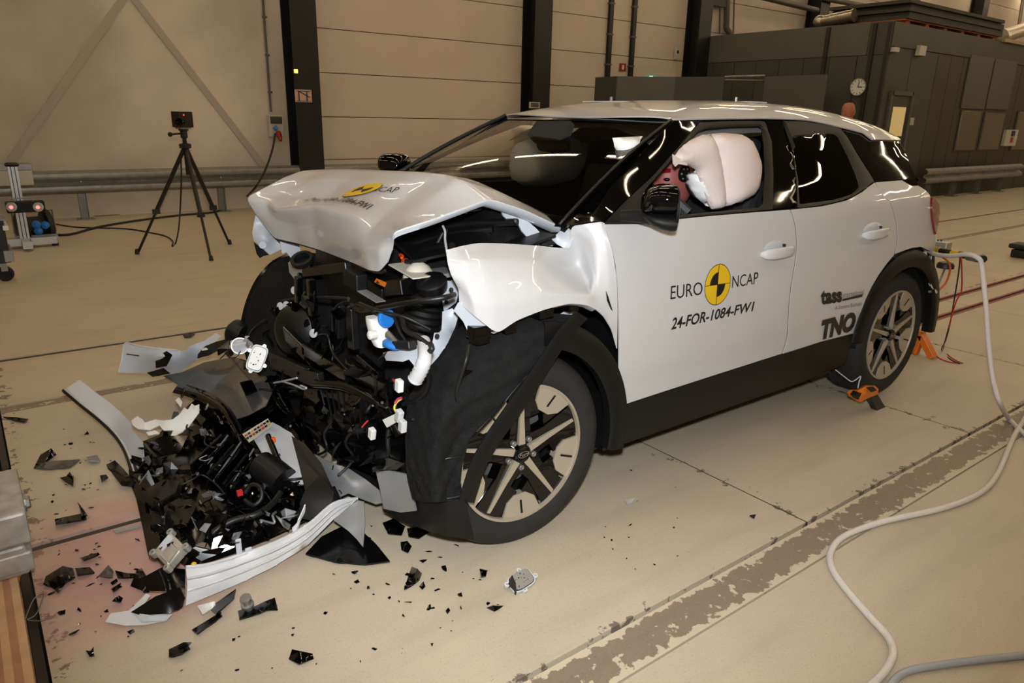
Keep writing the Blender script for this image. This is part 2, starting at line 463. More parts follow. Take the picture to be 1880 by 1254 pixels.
ceil = MB().span((-34, -9.6, 7.2), (8.2, 8.2, 7.4)).build('ceiling', MT['roofm']); tag(ceil, kind='structure')
for x in COLX:
    c = MB()
    for s in (-1, 1): c.span((x-.16*1-.05, -9.30+(.02 if s < 0 else .40), 0), (x+.16+.05, -9.30+(.04 if s < 0 else .42), 7.2))
    c.span((x-.02, -9.26, 0), (x+.02, -8.9, 7.2))
    o = c.build('steel_column', MT['column']); tag(o, kind='structure')
MT['brace'] = mat('brace_paint', (176, 168, 156), .6)
def brace(a, b_, lab):
    a, b_ = Vector(a), Vector(b_); d = (b_-a).normalized(); n = Vector((d.z, 0, -d.x))*.05
    o = MB().poly([a-n, a+n, b_+n, b_-n], (0, .02, 0)).build('wall_brace', MT['brace'])
    if lab: tag(o, lab, 'brace')
brace((1.10, -9.30, .46), (-.84, -9.30, 3.02), 'pale diagonal brace on the stained wall, left of the tripod')
brace((-.90, -9.30, 3.02), (-2.74, -9.30, .40), 'pale diagonal brace on the stained wall running down towards the socket box')

# luminaires under the roof
MT['tube'] = mat('fluorescent_tube', (255, 240, 215), .5, emit=(LAMP_COLOR, LAMP_STRENGTH))
MT['lamphouse'] = mat('lamp_housing', (180, 176, 168), .5)
lum0 = None
for x in np.arange(5.0, -32, -4.0):
    for k, y in enumerate(np.arange(6.5, -9, -3.0)):
        if lum0 is None:
            lum0 = empty('ceiling_luminaire', (x, y, 6.2), 'long fluorescent luminaire hung in rows under the hall roof', 'lamp', 'luminaires under the hall roof')
            MB().span((x-.09, y-1.1, 6.24), (x+.09, y+1.1, 6.30)).build('housing', MT['lamphouse'], lum0)
            MB().span((x-.03, y-1.08, 6.2), (x+.03, y+1.08, 6.235)).build('tube', MT['tube'], lum0)
            for s in (-1, 1): MB().tube([(x, y+s*.8, 6.3), (x, y+s*.8, 7.19)], .006, 6).build('hanger', MT['steel'], lum0)
        else: dup(lum0, (x, y, 6.2))

# guard rails
def wprof():
    # (depth, height) of a W beam, centred
    return [(0, -.155), (.02, -.15), (.075, -.115), (.083, -.085), (.075, -.055), (.012, -.025), (0, 0), (.012, .025), (.075, .055), (.083, .085), (.075, .115), (.02, .15), (0, .155)]
def guardrail(x0, x1, y, zc, posts, label):
    g = empty('guard_rail', ((x0+x1)/2, y, 0), label, 'guard rail')
    G = [[(x, y+d, zc+h) for d, h in wprof()] for x in np.linspace(x0, x1, 12)]
    MB().grid(G).build('beam', MT['steel'], g, smooth=40, solid=.004)
    for px in posts:
        p = MB().span((px-.05, y-.10, 0), (px-.042, y-.005, zc+.14)).span((px-.05, y-.10, 0), (px+.05, y-.092, zc+.14)).span((px+.042, y-.10, 0), (px+.05, y-.005, zc+.14))
        p.span((px-.10, y-.16, 0), (px+.10, y+.05, .012)).build('post', MT['steel'], g)
        MB().lathe([(.018, 0), (.018, .012), (.0, .018)], (px, y+.012, zc), (0, 1, 0), 8).build('bolt', MT['steel'], g)
    return g
guardrail(4.5, -31, -8.97, .525, [3.9, 2.0, .1, -1.78, -3.66, -5.5, -7.4, -9.3, -11.2], 'long galvanised guard rail along the foot of the concrete wall')
guardrail(-14.75, -19.9, -4.42, .49, [-15.2, -16.4, -17.7, -18.98], 'short galvanised guard rail in front of the dark grey cabin')

# conduits, socket box, signs
def thing_mesh(o, label, cat, group=None): return tag(o, label, cat, group)
MT['pipe'] = mat('conduit_grey', (92, 86, 76), .5)
cp = empty('wall_conduit', (-2.70, -9.27, 1.6), 'thin grey conduit dropping to the socket box left of the first column', 'conduit')
MB().tube([(-2.76, -9.27, 7), (-2.74, -9.27, 1.5)], .018, 8).build('pipe', MT['pipe'], cp)
for z in (2.9, 2.35, 1.8): MB().box((-2.75, -9.27, z), (.06, .05, .03)).build('clip', MT['pipe'], cp)
for i, (u, lab) in enumerate([(1116, 'left of two dark cable conduits on the wall beside the red sign'), (1158, 'right of two dark cable conduits on the wall beside the red sign')]):
    a = P(u, 140, 'y', -9.24); b_ = P(u+4, 0, 'y', -9.24)
    c = empty('cable_conduit', (a[0], -9.24, a[2]), lab, 'conduit')
    MB().span((a[0]-.05, -9.29, 1.0), (a[0]+.05, -9.22, 7)).build('channel', MT['column'], c)
    for z in (2.6, 3.2, 3.8, 4.4): MB().span((a[0]-.07, -9.3, z), (a[0]+.07, -9.21, z+.03)).build('clip', MT['pipe'], c)
bx = empty('socket_box', (-2.79, -9.25, 1.08), 'pale power socket box with red plug on the wall left of the first column', 'socket box')
MT['beige'] = mat('beige_plastic', (190, 186, 172), .5); MT['darkwin'] = mat('smoked_cover', (70, 72, 66), .25)
MB().span((-2.90, -9.30, 1.12), (-2.67, -9.19, 1.46)).build('body', MT['beige'], bx, bevel=.008)
MB().span((-2.88, -9.19, 1.32), (-2.69, -9.18, 1.43)).build('breaker_window', MT['darkwin'], bx)
MB().lathe([(.035, 0), (.035, .05), (.028, .06)], (-2.76, -9.19, 1.25), (0, 1, .2), 12).build('blue_socket', MT['blue'], bx)
MB().lathe([(.04, 0), (.045, .06), (.03, .14), (.02, .16)], (-2.80, -9.18, 1.19), (0, .6, -.8), 12).build('red_plug', MT['red'], bx)
MT['sign'] = mat('sign_board', (205, 170, 150), .6); MT['signred'] = mat('sign_red', (150, 24, 20), .5)
def wallsign(u0, v0, u1, v1, y, name, m, label, cat):
    a = P(u0, v0, 'y', y); b_ = P(u1, v1, 'y', y); s = empty(name, (a[0], y, b_[2]), label, cat)
    MB().span((a[0], y-.01, a[2]), (b_[0], y, b_[2])).build('board', MT[m], s)
    return s, a, b_
s, a, b_ = wallsign(541, 164, 573, 188, -8.86, 'column_sign', 'sign', 'small pale pictogram sign on the first dark column', 'sign')
w, h = b_[0]-a[0], a[2]-b_[2]
for (fx0, fz0, fx1, fz1) in [(.06, .06, .94, .10), (.06, .86, .94, .90), (.2, .1, .25, .9), (.68, .1, .73, .9)]:
    MB().span((a[0]+w*fx0, -8.862, b_[2]+h*fz0), (a[0]+w*fx1, -8.852, b_[2]+h*fz1)).build('mark', MT['ink'], s)
MB().poly([(a[0]+w*.25, -8.853, b_[2]+h*.8), (a[0]+w*.28, -8.853, b_[2]+h*.86), (a[0]+w*.9, -8.853, b_[2]+h*.42), (a[0]+w*.88, -8.853, b_[2]+h*.36)]).build('mark', MT['ink'], s)
s, a, b_ = wallsign(972, 187, 991, 199, -8.86, 'column_sign', 'beige', 'small framed sign on the second dark column just above the car roof', 'sign')
w, h = b_[0]-a[0], a[2]-b_[2]
MB().span((a[0]+w*.14, -8.862, b_[2]+h*.14), (a[0]+w*.86, -8.853, b_[2]+h*.86)).build('picture', MT['pipe'], s)
s, a, b_ = wallsign(1138, 116, 1149, 131, -9.27, 'fire_sign', 'signred', 'red fire equipment sign with a white symbol between the two cable conduits', 'sign')
w, h = b_[0]-a[0], a[2]-b_[2]
MB().span((a[0]+w*.36, -9.272, b_[2]+h*.2), (a[0]+w*.64, -9.262, b_[2]+h*.8)).build('symbol', MT['whitep'], s)
# yellow signal lamp on the first column
a = P(542, 131, 'y', -8.86)
sl = empty('signal_lamp', tuple(a), 'small lit yellow signal lamp on the first dark column', 'lamp')
MT['ylamp'] = mat('lit_yellow', (240, 230, 60), .4, emit=((1, .85, .1), 3.0))
MB().box(a, (.07, .04, .08)).build('housing', MT['column'], sl); MB().box(a+np.array([0, .03, 0]), (.05, .03, .05)).build('lens', MT['ylamp'], sl)
# emergency exit sign
a = P(1192, 139, 'y', -9.2); b_ = P(1212, 147, 'y', -9.2)
es = empty('exit_sign', tuple(a), 'small lit green exit sign on the wall above the low partition', 'sign')
MT['exitg'] = mat('exit_green', (30, 130, 90), .4, emit=((.05, .5, .25), .6)); MT['exitw'] = mat('exit_white', (220, 255, 240), .4, emit=((.7, 1, .85), 1.2))
MB().span((a[0], -9.3, b_[2]), (b_[0], -9.2, a[2])).build('box', MT['exitg'], es)
MB().span((a[0], -9.2, b_[2]), (a[0]*.7+b_[0]*.3, -9.19, a[2])).build('arrow', MT['exitw'], es)
# fire extinguisher hung on the second column
e0 = np.array([-7.35, -8.7, .0])
fe = empty('fire_extinguisher', (e0[0], e0[1], 0), 'red fire extinguisher by the second column, seen through the windscreen', 'fire extinguisher')
MB().lathe([(.0, .55), (.09, .55), (.10, .58), (.10, 1.15), (.085, 1.22), (.03, 1.27), (.03, 1.33), (0, 1.33)], (e0[0], e0[1], 0), (0, 0, 1), 20).build('bottle', MT['red'], fe, smooth=40)
MB().lathe([(.14, 0), (.14, .02), (.02, .03), (.02, .56)], (e0[0], e0[1], 0), (0, 0, 1), 16).build('floor_stand', MT['column'], fe)
MB().box((e0[0], e0[1], 1.36), (.05, .14, .04)).tube([(e0[0], e0[1]+.05, 1.33), (e0[0], e0[1]+.14, 1.25), (e0[0], e0[1]+.13, .8)], .012, 8).build('valve_and_hose', MT['cable'], fe)
MB().span((e0[0]-.07, e0[1]+.085, .85), (e0[0]+.07, e0[1]+.103, 1.0)).build('label_plate', MT['beige'], fe)

# small wall units near third column
a = P(1316, 2, 'y', -9.2)
ww = empty('wall_unit', tuple(a), 'small black box on the wall right of the third column', 'box'); MB().box(a, (.55, .12, .22)).build('case', MT['column'], ww)
a = P(1242, 98, 'y', -9.25)
ww = empty('wall_switch', tuple(a), 'small pale switch on the wall left of the third column', 'switch'); MB().box(a, (.09, .06, .25)).build('case', MT['beige'], ww)
MB().box(a+np.array([0, .04, .03]), (.04, .03, .06)).build('knob', MT['column'], ww)
pi = empty('wall_pipe', (-14.3, -9.2, 3.4), 'dark bent pipe on the wall above the cabin roof', 'pipe')
q = [P(u, v, 'y', -9.2) for u, v in [(1336, -60), (1335, 0), (1334, 40), (1334, 52), (1342, 64)]]
MB().tube(cr(q, 4), .07, 8).build('bend', MT['pipe'], pi)
q = [P(u, v, 'y', -9.2) for u, v in [(1349, -40), (1346, 70)]]; MB().tube(q, .02, 6).build('conduit', MT['pipe'], pi)
q = [P(u, v, 'y', -9.2) for u, v in [(1323, -40), (1321, 62)]]; MB().tube(q, .02, 6).build('conduit', MT['pipe'], pi)

# ------------------------------------------------------------------ dark grey cabin
MT['cab'] = mat('cabin_panel_grey', (74, 73, 68), .55, metal=.25, vary=.10, vscale=1.5, world=True)
MT['cab2'] = mat('cabin_panel_light', (92, 91, 86), .55, metal=.2, vary=.06, vscale=2, world=True)
MT['cab3'] = mat('cabin_panel_brown', (64, 60, 52), .5, metal=.25, vary=.12, vscale=1.5, world=True)
MT['cabdark'] = mat('cabin_joint', (34, 33, 31), .6)
MT['warmwin'] = mat('lit_window', (200, 176, 120), .3, emit=((1, .72, .30), .28))
MT['cabwin'] = mat('cabin_window_glass', (70, 60, 40), .15, emit=((1, .72, .3), .012))
CX, CY, CZ = -13.0, -4.7, 3.34
cb = MB().span((-34, -9.29, 0), (CX, CY, CZ-.03)).build('wall_cabin', MT['cabdark']); tag(cb, kind='structure')
ys = np.linspace(-9.29, CY, 9)
for i in range(8):
    MB().span((CX, ys[i]+.006, .0), (CX+.03, ys[i+1]-.006, 2.78)).build('cabin_panel', MT['cab'], cb, bevel=.003)
MB().span((CX, -9.29, 2.79), (CX+.035, CY-.4, CZ+.03)).build('cabin_fascia', MT['cab2'], cb)
MB().span((CX, CY-.39, 2.79), (CX+.035, CY+.03, CZ+.03)).build('cabin_fascia', MT['cab'], cb)
for y in (-5.95, CY-.30, CY+.0):
    MB().span((CX+.02, y-.04, 0), (CX+.07, y+.04, CZ)).build('cabin_post', MT['cabdark'], cb)
xs = [CX, -13.9, -15.0, -15.6, -16.2, -16.8, -17.4, -18.4, -19.4, -20.4, -21.6, -23, -25, -28, -33]
for i in range(len(xs)-1):
    MB().span((xs[i]-.008, CY, 0), (xs[i+1]+.008, CY+.03, 2.92)).build('cabin_panel', MT['cab' if i < 2 else 'cab3'], cb, bevel=.003)
MB().span((CX, CY, 2.93), (-33, CY+.045, CZ+.02)).build('cabin_fascia', MT['cab'], cb)
def cabrect(u0, v0, u1, v1, name, m, par, d=.05, b=.004):
    a = P(u0, v0, 'y', CY+d); c = P(u1, v1, 'y', CY+d)
    return MB().span((a[0], CY+.032, a[2]), (c[0], CY+d, c[2])).build(name, MT[m], par, bevel=b)
# door in the cabin
dr = empty('door_1', (P(1655, 230, 'y', CY)[0], CY+.03, 0), kind='structure')
a = P(1638, 170, 'y', CY+.06); c = P(1676, 175, 'y', CY+.06)
MB().span((a[0], CY+.02, 0), (c[0], CY+.045, a[2])).build('leaf', MT['cab'], dr)
for x in (a[0], c[0]): MB().span((x-.04, CY+.02, 0), (x+.04, CY+.08, a[2]+.04)).build('door_frame', MT['cab2'], dr)
MB().span((a[0], CY+.02, a[2]-.04), (c[0], CY+.08, a[2]+.04)).build('door_frame', MT['cab2'], dr)
cabrect(1641, 196, 1655, 250, 'door_glass', 'warmwin', dr, .055)
MB().box((c[0]+.12, CY+.08, 1.02), (.16, .06, .03)).build('door_handle', MT['steel'], dr)
for k, q in enumerate([(1784, 101, 1807, 201), (1829, 107, 1850, 202)]): cabrect(*q, 'light_panel', 'cab2', cb, .06)
for k, q in enumerate([(1768, 204, 1788, 275), (1811, 207, 1832, 274), (1872, 205, 1890, 274)]):
    wd = empty('window_%d' % (k+1), tuple(P(q[0], q[3], 'y', CY+.03)), kind='structure')
    cabrect(q[0]-2, q[1]-2, q[2]+2, q[3]+2, 'window_frame', 'cab', wd, .05); cabrect(*q, 'pane', 'cabwin', wd, .058)
def cabbox(u0, v0, u1, v1, name, m, label, cat, d=.12):
    o = cabrect(u0, v0, u1, v1, name, m, None, d); return tag(o, label, cat)
cabbox(1691, 83, 1699, 103, 'wall_sensor', 'beige', 'tall pale box high on the cabin wall, right of the door', 'box')
cabbox(1644, 86, 1651, 96, 'wall_sensor', 'beige', 'small pale box high on the cabin corner above the door', 'box')
cabbox(1672, 216, 1677, 230, 'light_switch', 'beige', 'small pale switch plate right of the cabin door', 'switch', .08)
cp_ = empty('switch_cabinet', tuple(P(1850, 268, 'y', CY+.05)), 'white switch cabinet with dark display on the cabin wall by the windows', 'cabinet')
cabrect(1849, 238, 1864, 268, 'panel', 'beige', cp_, .10); cabrect(1859, 240, 1863, 250, 'display', 'cabdark', cp_, .11)
cabrect(1857, 252, 1859, 262, 'button_row', 'red', cp_, .11)
# clock
ck = empty('wall_clock', (CX+.04, -5.18, 2.2), 'round white wall clock on the grey cabin', 'clock')
cc = P(1575, 160, 'x', CX+.08)
MB().lathe([(.155, -.05), (.165, -.02), (.165, .01), (.15, .012), (.15, .0)], cc, (1, 0, 0), 32).build('case', MT['steel'], ck, smooth=40)
MB().lathe([(.15, -.01), (.15, .004)], cc, (1, 0, 0), 32).build('dial', MT['whitep'], ck)
for k in range(12):
    an = k*math.pi/6
    MB().box(cc+np.array([.006, math.sin(an)*.125, math.cos(an)*.125]), (.004, .010, .03), Matrix.Rotation(-an, 3, 'X')).build('hour_mark', MT['ink'], ck)
MB().box(cc+np.array([.009, .045, .0]), (.004, .09, .016)).build('hour_hand', MT['ink'], ck)
MB().box(cc+np.array([.012, .012, .055]), (.004, .012, .11), Matrix.Rotation(-.2, 3, 'X')).build('minute_hand', MT['ink'], ck)
# boards stacked on the cabin roof, on an orange pallet
MT['pallet'] = mat('orange_pallet', (176, 96, 40), .7); MT['slab'] = mat('dark_board', (58, 55, 47), .7, vary=.15, vscale=2)
pl = empty('pallet', (-15.5, -5.4, CZ), 'orange wooden pallet under the boards on the cabin roof', 'pallet')
for k in range(6): MB().span((-13.6-k*.8, -6.4, CZ+.0), (-13.75-k*.8, CY-.05, CZ+.09)).build('bearer', MT['pallet'], pl)
MB().span((-13.5, -6.4, CZ+.09), (-17.8, CY-.02, CZ+.11)).build('deck', MT['pallet'], pl)
for k, n_ in enumerate(['lowest', 'second lowest', 'middle', 'second from top', 'topmost']):
    j = [.0, .12, .05, .16, .02][k]
    o = MB().span((-13.5-j, -6.35, CZ+.115+k*.07), (-17.9-j, CY+.02-j*.4, CZ+.175+k*.07)).build('stacked_board', MT['slab']); tag(o, 'dark flat board, %s of the stack on the cabin roof' % n_, 'board', 'boards stacked on the cabin roof')
# ducts
MT['duct'] = mat('spiral_duct', (176, 166, 148), .32, metal=.85)
dd = empty('ventilation_duct', (CX-.6, -7.2, CZ), 'silver ventilation duct lying on the cabin roof left of the boards', 'duct')
q = [P(1505, 40, 'x', -13.3), P(1530, 36, 'x', -13.3), P(1568, 28, 'x', -13.3)]
MB().tube(q, [.10, .12, .12], 16).build('pipe', MT['duct'], dd, smooth=40)
for k in range(4): MB().tube([q[1]+(q[2]-q[1])*(k/3-.02), q[1]+(q[2]-q[1])*(k/3+.02)], .13, 16).build('joint_ring', MT['duct'], dd, smooth=40)
MB().ball(q[0], .13).build('elbow', MT['duct'], dd, smooth=60)
d2 = empty('exhaust_duct', (-19, -5, CZ), 'large silver spiral duct above the cabin roof at the right edge', 'duct')
q = [P(1838, 68, 'y', -5.1), P(1868, 58, 'y', -5.1), P(1920, 40, 'y', -5.1)]
MB().tube(q, .16, 18).build('pipe', MT['duct'], d2, smooth=40)
MB().tube([q[0]+np.array([.05, 0, 0]), q[0]+np.array([-.12, 0, .0])], .18, 18).build('collar', MT['duct'], d2, smooth=40)
q = [P(1871, 45, 'y', -5.3), P(1878, 0, 'y', -5.3), P(1886, -60, 'y', -5.3)]
MB().tube(q, .04, 10).build('stay', MT['duct'], d2)
for k, (u0, v0, u1, v1, lab) in enumerate([(1380, -10, 1500, 19, 'upper dark pipe along the wall above the cabin'), (1470, -12, 1600, 14, 'highest dark pipe along the wall above the cabin'), (1785, 44, 1850, 58, 'dark pipe behind the stacked boards above the cabin roof')]):
    a = P(u0, v0, 'y', -8.8 if k < 2 else -7.5); b_ = P(u1, v1, 'y', -8.8 if k < 2 else -7.5)
    o = MB().tube([a, b_], .07, 10).build('roof_pipe', MT['pipe'], smooth=40); tag(o, lab, 'pipe')
o = MB().span((-17.9, CY-.3, CZ+.01), (-30, CY+.1, CZ+.08)).build('roof_coping', mat('insulation_strip', (176, 158, 128), .8)); tag(o, 'pale insulation strip along the cabin roof edge', 'strip')

# low grey partition in front of the cabin
def zwall(u0, v0, u1, v1, ax, val, lab, m='fence2'):
    a = P(u0, v0, ax, val); b_ = P(u1, v1, ax, val); return a, b_
MT['fence2'] = mat('partition_grey', (88, 87, 82), .6, vary=.06, vscale=1.2, world=True)
a0 = P(1093, 142, 'y', -8.8); zt = a0[2]
a1 = P(1133, 140, 'z', zt); a2 = P(1240, 141, 'z', zt); a3 = P(1330, 141, 'z', zt)
pt = empty('partition', (a1[0], a1[1], 0), 'low grey partition wall left of the cabin', 'partition')
def upright(p, q, z1, name, m, par, th=.05):
    p = Vector((p[0], p[1], 0)); q = Vector((q[0], q[1], 0)); n = (q-p).normalized().cross(Vector((0, 0, 1)))*th
    return MB().poly([p, q, q+Vector((0, 0, z1)), p+Vector((0, 0, z1))], -n).build(name, MT[m], par)
upright(a0, a1, zt, 'panel', 'cab', pt); upright(a1, a2, zt, 'panel', 'fence2', pt); upright(a2, a3, zt, 'panel', 'cab', pt)
b0 = P(1405, 137, 'z', zt+.12); b1 = P(1516, 143, 'z', zt+.02)
pt2 = empty('partition', (b0[0], b0[1], 0), 'lighter grey partition wall left of the clock, just behind the car roof', 'partition')
upright(b0, b1, zt+.08, 'panel', 'fence2', pt2)
for v in (141, 147):
    MB().tube([P(1330, v, 'z', zt-.03*(v-141)/6), P(1404, v-2+ (v-141)*.6, 'z', zt+.05-.03*(v-141)/6)], .02, 6).build('rail', MT['steel'], pt2)

# ------------------------------------------------------------------ tripod with camera
MT['tripodm'] = mat('tripod_black', (34, 30, 26), .4, metal=.3)
feet = [P(252, 467, 'z', 0), P(388, 479, 'z', 0), P(422, 449, 'z', 0)]
cen = np.mean(feet, axis=0)
depth_y = cen[1]
apex = P(340, 268, 'y', depth_y)
tp = empty('tripod', (cen[0], cen[1], 0), 'black camera tripod standing in front of the guard rail', 'tripod')
for f_ in feet:
    d = (f_-apex); s0 = apex+np.array([0, 0, 0])+d*.03
    lg = MB().tube([s0, apex+d*.62], .022, 8).build('leg', MT['tripodm'], tp)
    MB().tube([apex+d*.55, apex+d*.985], .014, 8).build('lower_tube', MT['tripodm'], lg)
    MB().box(apex+d*.60, (.07, .05, .05)).build('clamp', MT['column'], lg)
    MB().lathe([(.014, 0), (.02, -.02), (.024, -.055), (0, -.06)], f_+np.array([0, 0, .06]), (0, 0, 1), 10).build('foot', MT['cable'], lg)
MB().tube([apex+np.array([0, 0, -.30]), apex+np.array([0, 0, .10])], .022, 10).build('centre_column', MT['tripodm'], tp)
MB().lathe([(.03, -.03), (.06, -.02), (.06, .02), (.03, .03)], apex, (0, 0, 1), 12).build('shoulder', MT['column'], tp)
MB().lathe([(.03, .08), (.035, .09), (.035, .15), (.05, .16), (.05, .175), (.0, .176)], apex, (0, 0, 1), 12).build('pan_head', MT['column'], tp)
MB().tube([apex+np.array([0, 0, .13]), apex+np.array([.14, .06, .12])], .01, 8).ball(apex+np.array([.15, .065, .12]), .025).build('pan_handle', MT['column'], tp)
tc = empty('test_camera', tuple(apex+np.array([0, 0, .18])), 'small black box camera on top of the tripod', 'camera')
cpos = apex+np.array([0, 0, .27])
rz = Matrix.Rotation(math.radians(20), 3, 'Z')
MB().box(cpos, (.16, .14, .16), rz).build('body', MT['tripodm'], tc, bevel=.006)
dirc = Vector((.45, .85, -.05)).normalized()
MB().lathe([(.045, 0), (.045, .07), (.038, .072), (.036, .06), (0, .058)], Vector(cpos)+dirc*.06+Vector((0, 0, -.02)), dirc, 16).build('lens', MT['gloss'], tc, smooth=40)
MB().ball(Vector(cpos)+dirc*.085+Vector((-.04, 0, .05)), .008, 8, 6).build('red_light', mat('red_led', (255, 30, 30), .4, emit=((1, .05, .05), 2)), tc)
MB().box(cpos+np.array([0, 0, -.085]), (.12, .10, .02), rz).build('mount_plate', MT['steel'], tc)

# cables on the far floor
def fcable(pts, r, label, m='cable', z=0.0, n=6, name='floor_cable'):
    q = [P(u, v, 'z', z+r) if len(t) == 0 else P(u, v, t[0], t[1]) for u, v, *t in pts]
    o = MB().tube(cr(q, 6), r, n).build(name, MT[m], smooth=60); return tag(o, label, 'cable')
fcable([(505, 245, 'y', -9.15), (500, 275, 'y', -9.0), (487, 312, 'y', -8.7), (468, 345, 'y', -8.3), (440, 370), (400, 388), (330, 395), (250, 405), (180, 417), (130, 430), (98, 431)], .016, 'thick black power cable from the red plug curving down to the cable drum')
fcable([(92, 409), (140, 417), (230, 420), (280, 428), (305, 434), (317, 443), (316, 452), (322, 447), (328, 420, 'y', -6.0), (331, 380, 'y', -6.0), (333, 330, 'y', -5.8), (332, 290, 'y', -5.75)], .009, 'thin dark green cable hanging down from the tripod to the floor')
fcable([(0, 378), (60, 392), (110, 398), (200, 395), (330, 386), (460, 375)], .007, 'thin reddish cable lying along the foot of the guard rail', 'pipe')

# ------------------------------------------------------------------ light rig on the left
yR = P(45, 455, 'z', 0)[1]
rg = empty('light_stand', tuple(P(48, 455, 'z', 0)), 'aluminium profile light stand with two red eyed lamps at the left edge', 'light stand')
def rbox(u0, v0, u1, v1, d, name, m, par, y=None, bev=.004):
    y = yR if y is None else y
    a = P(u0, v0, 'y', y); c = P(u1, v1, 'y', y)
    return MB().span((a[0], y-d/2, a[2]), (c[0], y+d/2, c[2])).build(name, MT[m], par, bevel=bev)
pb = P(43, 305, 'y', yR); pe = P(48, 450, 'y', yR)
pst = MB().span((pe[0]-.045, yR-.045, .05), (pe[0]+.045, yR+.045, pb[2])).build('post', MT['alu'], rg)
for s in (-.018, .018): MB().span((pe[0]+s-.004, yR+.044, .05), (pe[0]+s+.004, yR+.047, pb[2])).build('groove', MT['cabdark'], pst)
MB().span((pe[0]-.30, yR-.045, .03), (pe[0]+.28, yR+.045, .11)).build('foot_bar', MT['alu'], rg)
MB().span((pe[0]-.045, yR-.15, .03), (pe[0]+.045, yR+.3, .11)).build('foot_bar', MT['alu'], rg)
for x in (-.28, .26): MB().lathe([(.035, 0), (.035, .03)], (pe[0]+x, yR, 0), (0, 0, 1), 10).build('pad', MT['cable'], rg)
MB().lathe([(.06, 0), (.07, .02), (.05, .04)], (pe[0], yR, pb[2]), (0, 0, 1), 14).build('top_cap', MT['cable'], rg)
lb = rbox(9, 371, 83, 387, .16, 'lamp_bar', 'trim', rg, yR+.14, .01)
MT['redglow'] = mat('red_glow', (255, 120, 110), .3, emit=((1, .25, .2), 1.6))
for u in (22, 71):
    c = P(u, 380, 'y', yR+.23)
    ln = MB().lathe([(.05, 0), (.05, .03), (.042, .032), (.0, .02)], c, (.3, 1, .1), 18).build('lamp_lens', MT['alu'], rg, smooth=40)
    MB().ball(c+np.array([.01, .03, 0]), .018, 10, 6).build('red_glow', MT['redglow'], ln)
q = [P(u, v, 'y', yR+.14) for u, v in [(25, 371), (27, 364), (58, 364), (60, 371)]]; MB().tube(q, .008, 6).build('carry_handle', MT['steel'], rg)
sb = empty('lamp_box', tuple(P(20, 335, 'y', yR-.3)), 'pale lamp housing mounted behind the light stand at the left edge', 'box')
rbox(-20, 313, 61, 338, .25, 'housing', 'beige', sb, yR-.3); rbox(-20, 301, 58, 311, .22, 'lid', 'steel', sb, yR-.3)
dr_ = empty('cable_drum', (P(64, 418, 'y', yR-.42)[0], yR-.42, 0), 'black cable drum with blue sockets behind the light stand', 'cable drum')
yd = yR-.42
c = P(64, 418, 'y', yd)
MB().lathe([(.19, -.16), (.21, -.14), (.21, -.10), (.13, -.09), (.13, .09), (.21, .10), (.21, .14), (.19, .16)], c, (1, .2, 0), 22).build('reel', MT['cable'], dr_, smooth=40)
for u, v in ((68, 412), (84, 413), (72, 424)): MB().lathe([(.04, 0), (.045, .06), (.03, .07)], P(u, v, 'y', yd+.2), (.2, 1, .1), 12).build('socket', MT['blue'], dr_, smooth=40)
MB().span((c[0]-.2, yd-.2, 0), (c[0]+.2, yd-.16, .1)).build('stand_foot', MT['steel'], dr_); MB().span((c[0]-.2, yd+.16, 0), (c[0]+.2, yd+.2, .1)).build('stand_foot', MT['steel'], dr_)
MB().tube([(c[0]-.2, yd, .1), (c[0]-.2, yd, c[2]+.2), (c[0]+.2, yd, c[2]+.2), (c[0]+.2, yd, .1)], .014, 8).build('frame', MT['steel'], dr_)
tq = P(12, 515, 'z', 0)
tr = empty('trolley', (tq[0], tq[1], 0), 'dark trolley corner with a caster wheel at the left edge', 'trolley')
yt = tq[1]
rbox(-30, 400, 8, 402, .3, 'deck', 'steel', tr, yt); rbox(-30, 403, 18, 476, .34, 'chassis', 'cable', tr, yt)
rbox(2, 410, 14, 418, .36, 'tag', 'whitep', tr, yt); rbox(3, 455, 24, 474, .36, 'bracket', 'steel', tr, yt)
MB().lathe([(.0, -.025), (.06, -.025), (.068, -.015), (.068, .015), (.06, .025), (0, .025)], (tq[0], yt+.02, .068), (.3, 1, 0), 20).build('caster_wheel', MT['rubber'], tr, smooth=40)
MB().box((tq[0], yt+.02, .13), (.05, .07, .07)).build('caster_fork', MT['steel'], tr)
# ================================================================== CAR
# x forward (front axle at x = 0), y to the car's left, z up
car = empty('car', (-1.4, 0, 0), 'white crash tested electric crossover car with crushed front and black and yellow test decals', 'car')
ZP = [.22, .30, .38, .46, .52, .60, .72, .85, 1.0, 1.10, 1.16, 1.25, 1.40, 1.525, 1.60]
YP = [.855, .885, .905, .915, .918, .928, .935, .932, .922, .906, .888, .832, .716, .600, .53]
def Sy(x, z):
    y = float(np.interp(z, ZP, YP))
    if x < -2.72:
        t = (-2.72-x)/.58; y -= .13*t**2.5 if t < 1.3 else .13*1.3**2.5+.6*(t-1.3)*.58
    if z > 1.16 and x < -1.9: y -= .055*((-1.9-x)/1.0)**1.5*min(1, (z-1.16)/.2)
    # haunch over the rear wheel and slight crease
    y += .010*math.exp(-((x+2.7)/.45)**2-((z-.9)/.12)**2)
    return y
def onS(u, v, off=0.0):
    y = .9
    for _ in range(14):
        p = P(u, v, 'y', y); y = y*.4+.6*(Sy(p[0], p[2])+off)
    return P(u, v, 'y', y)
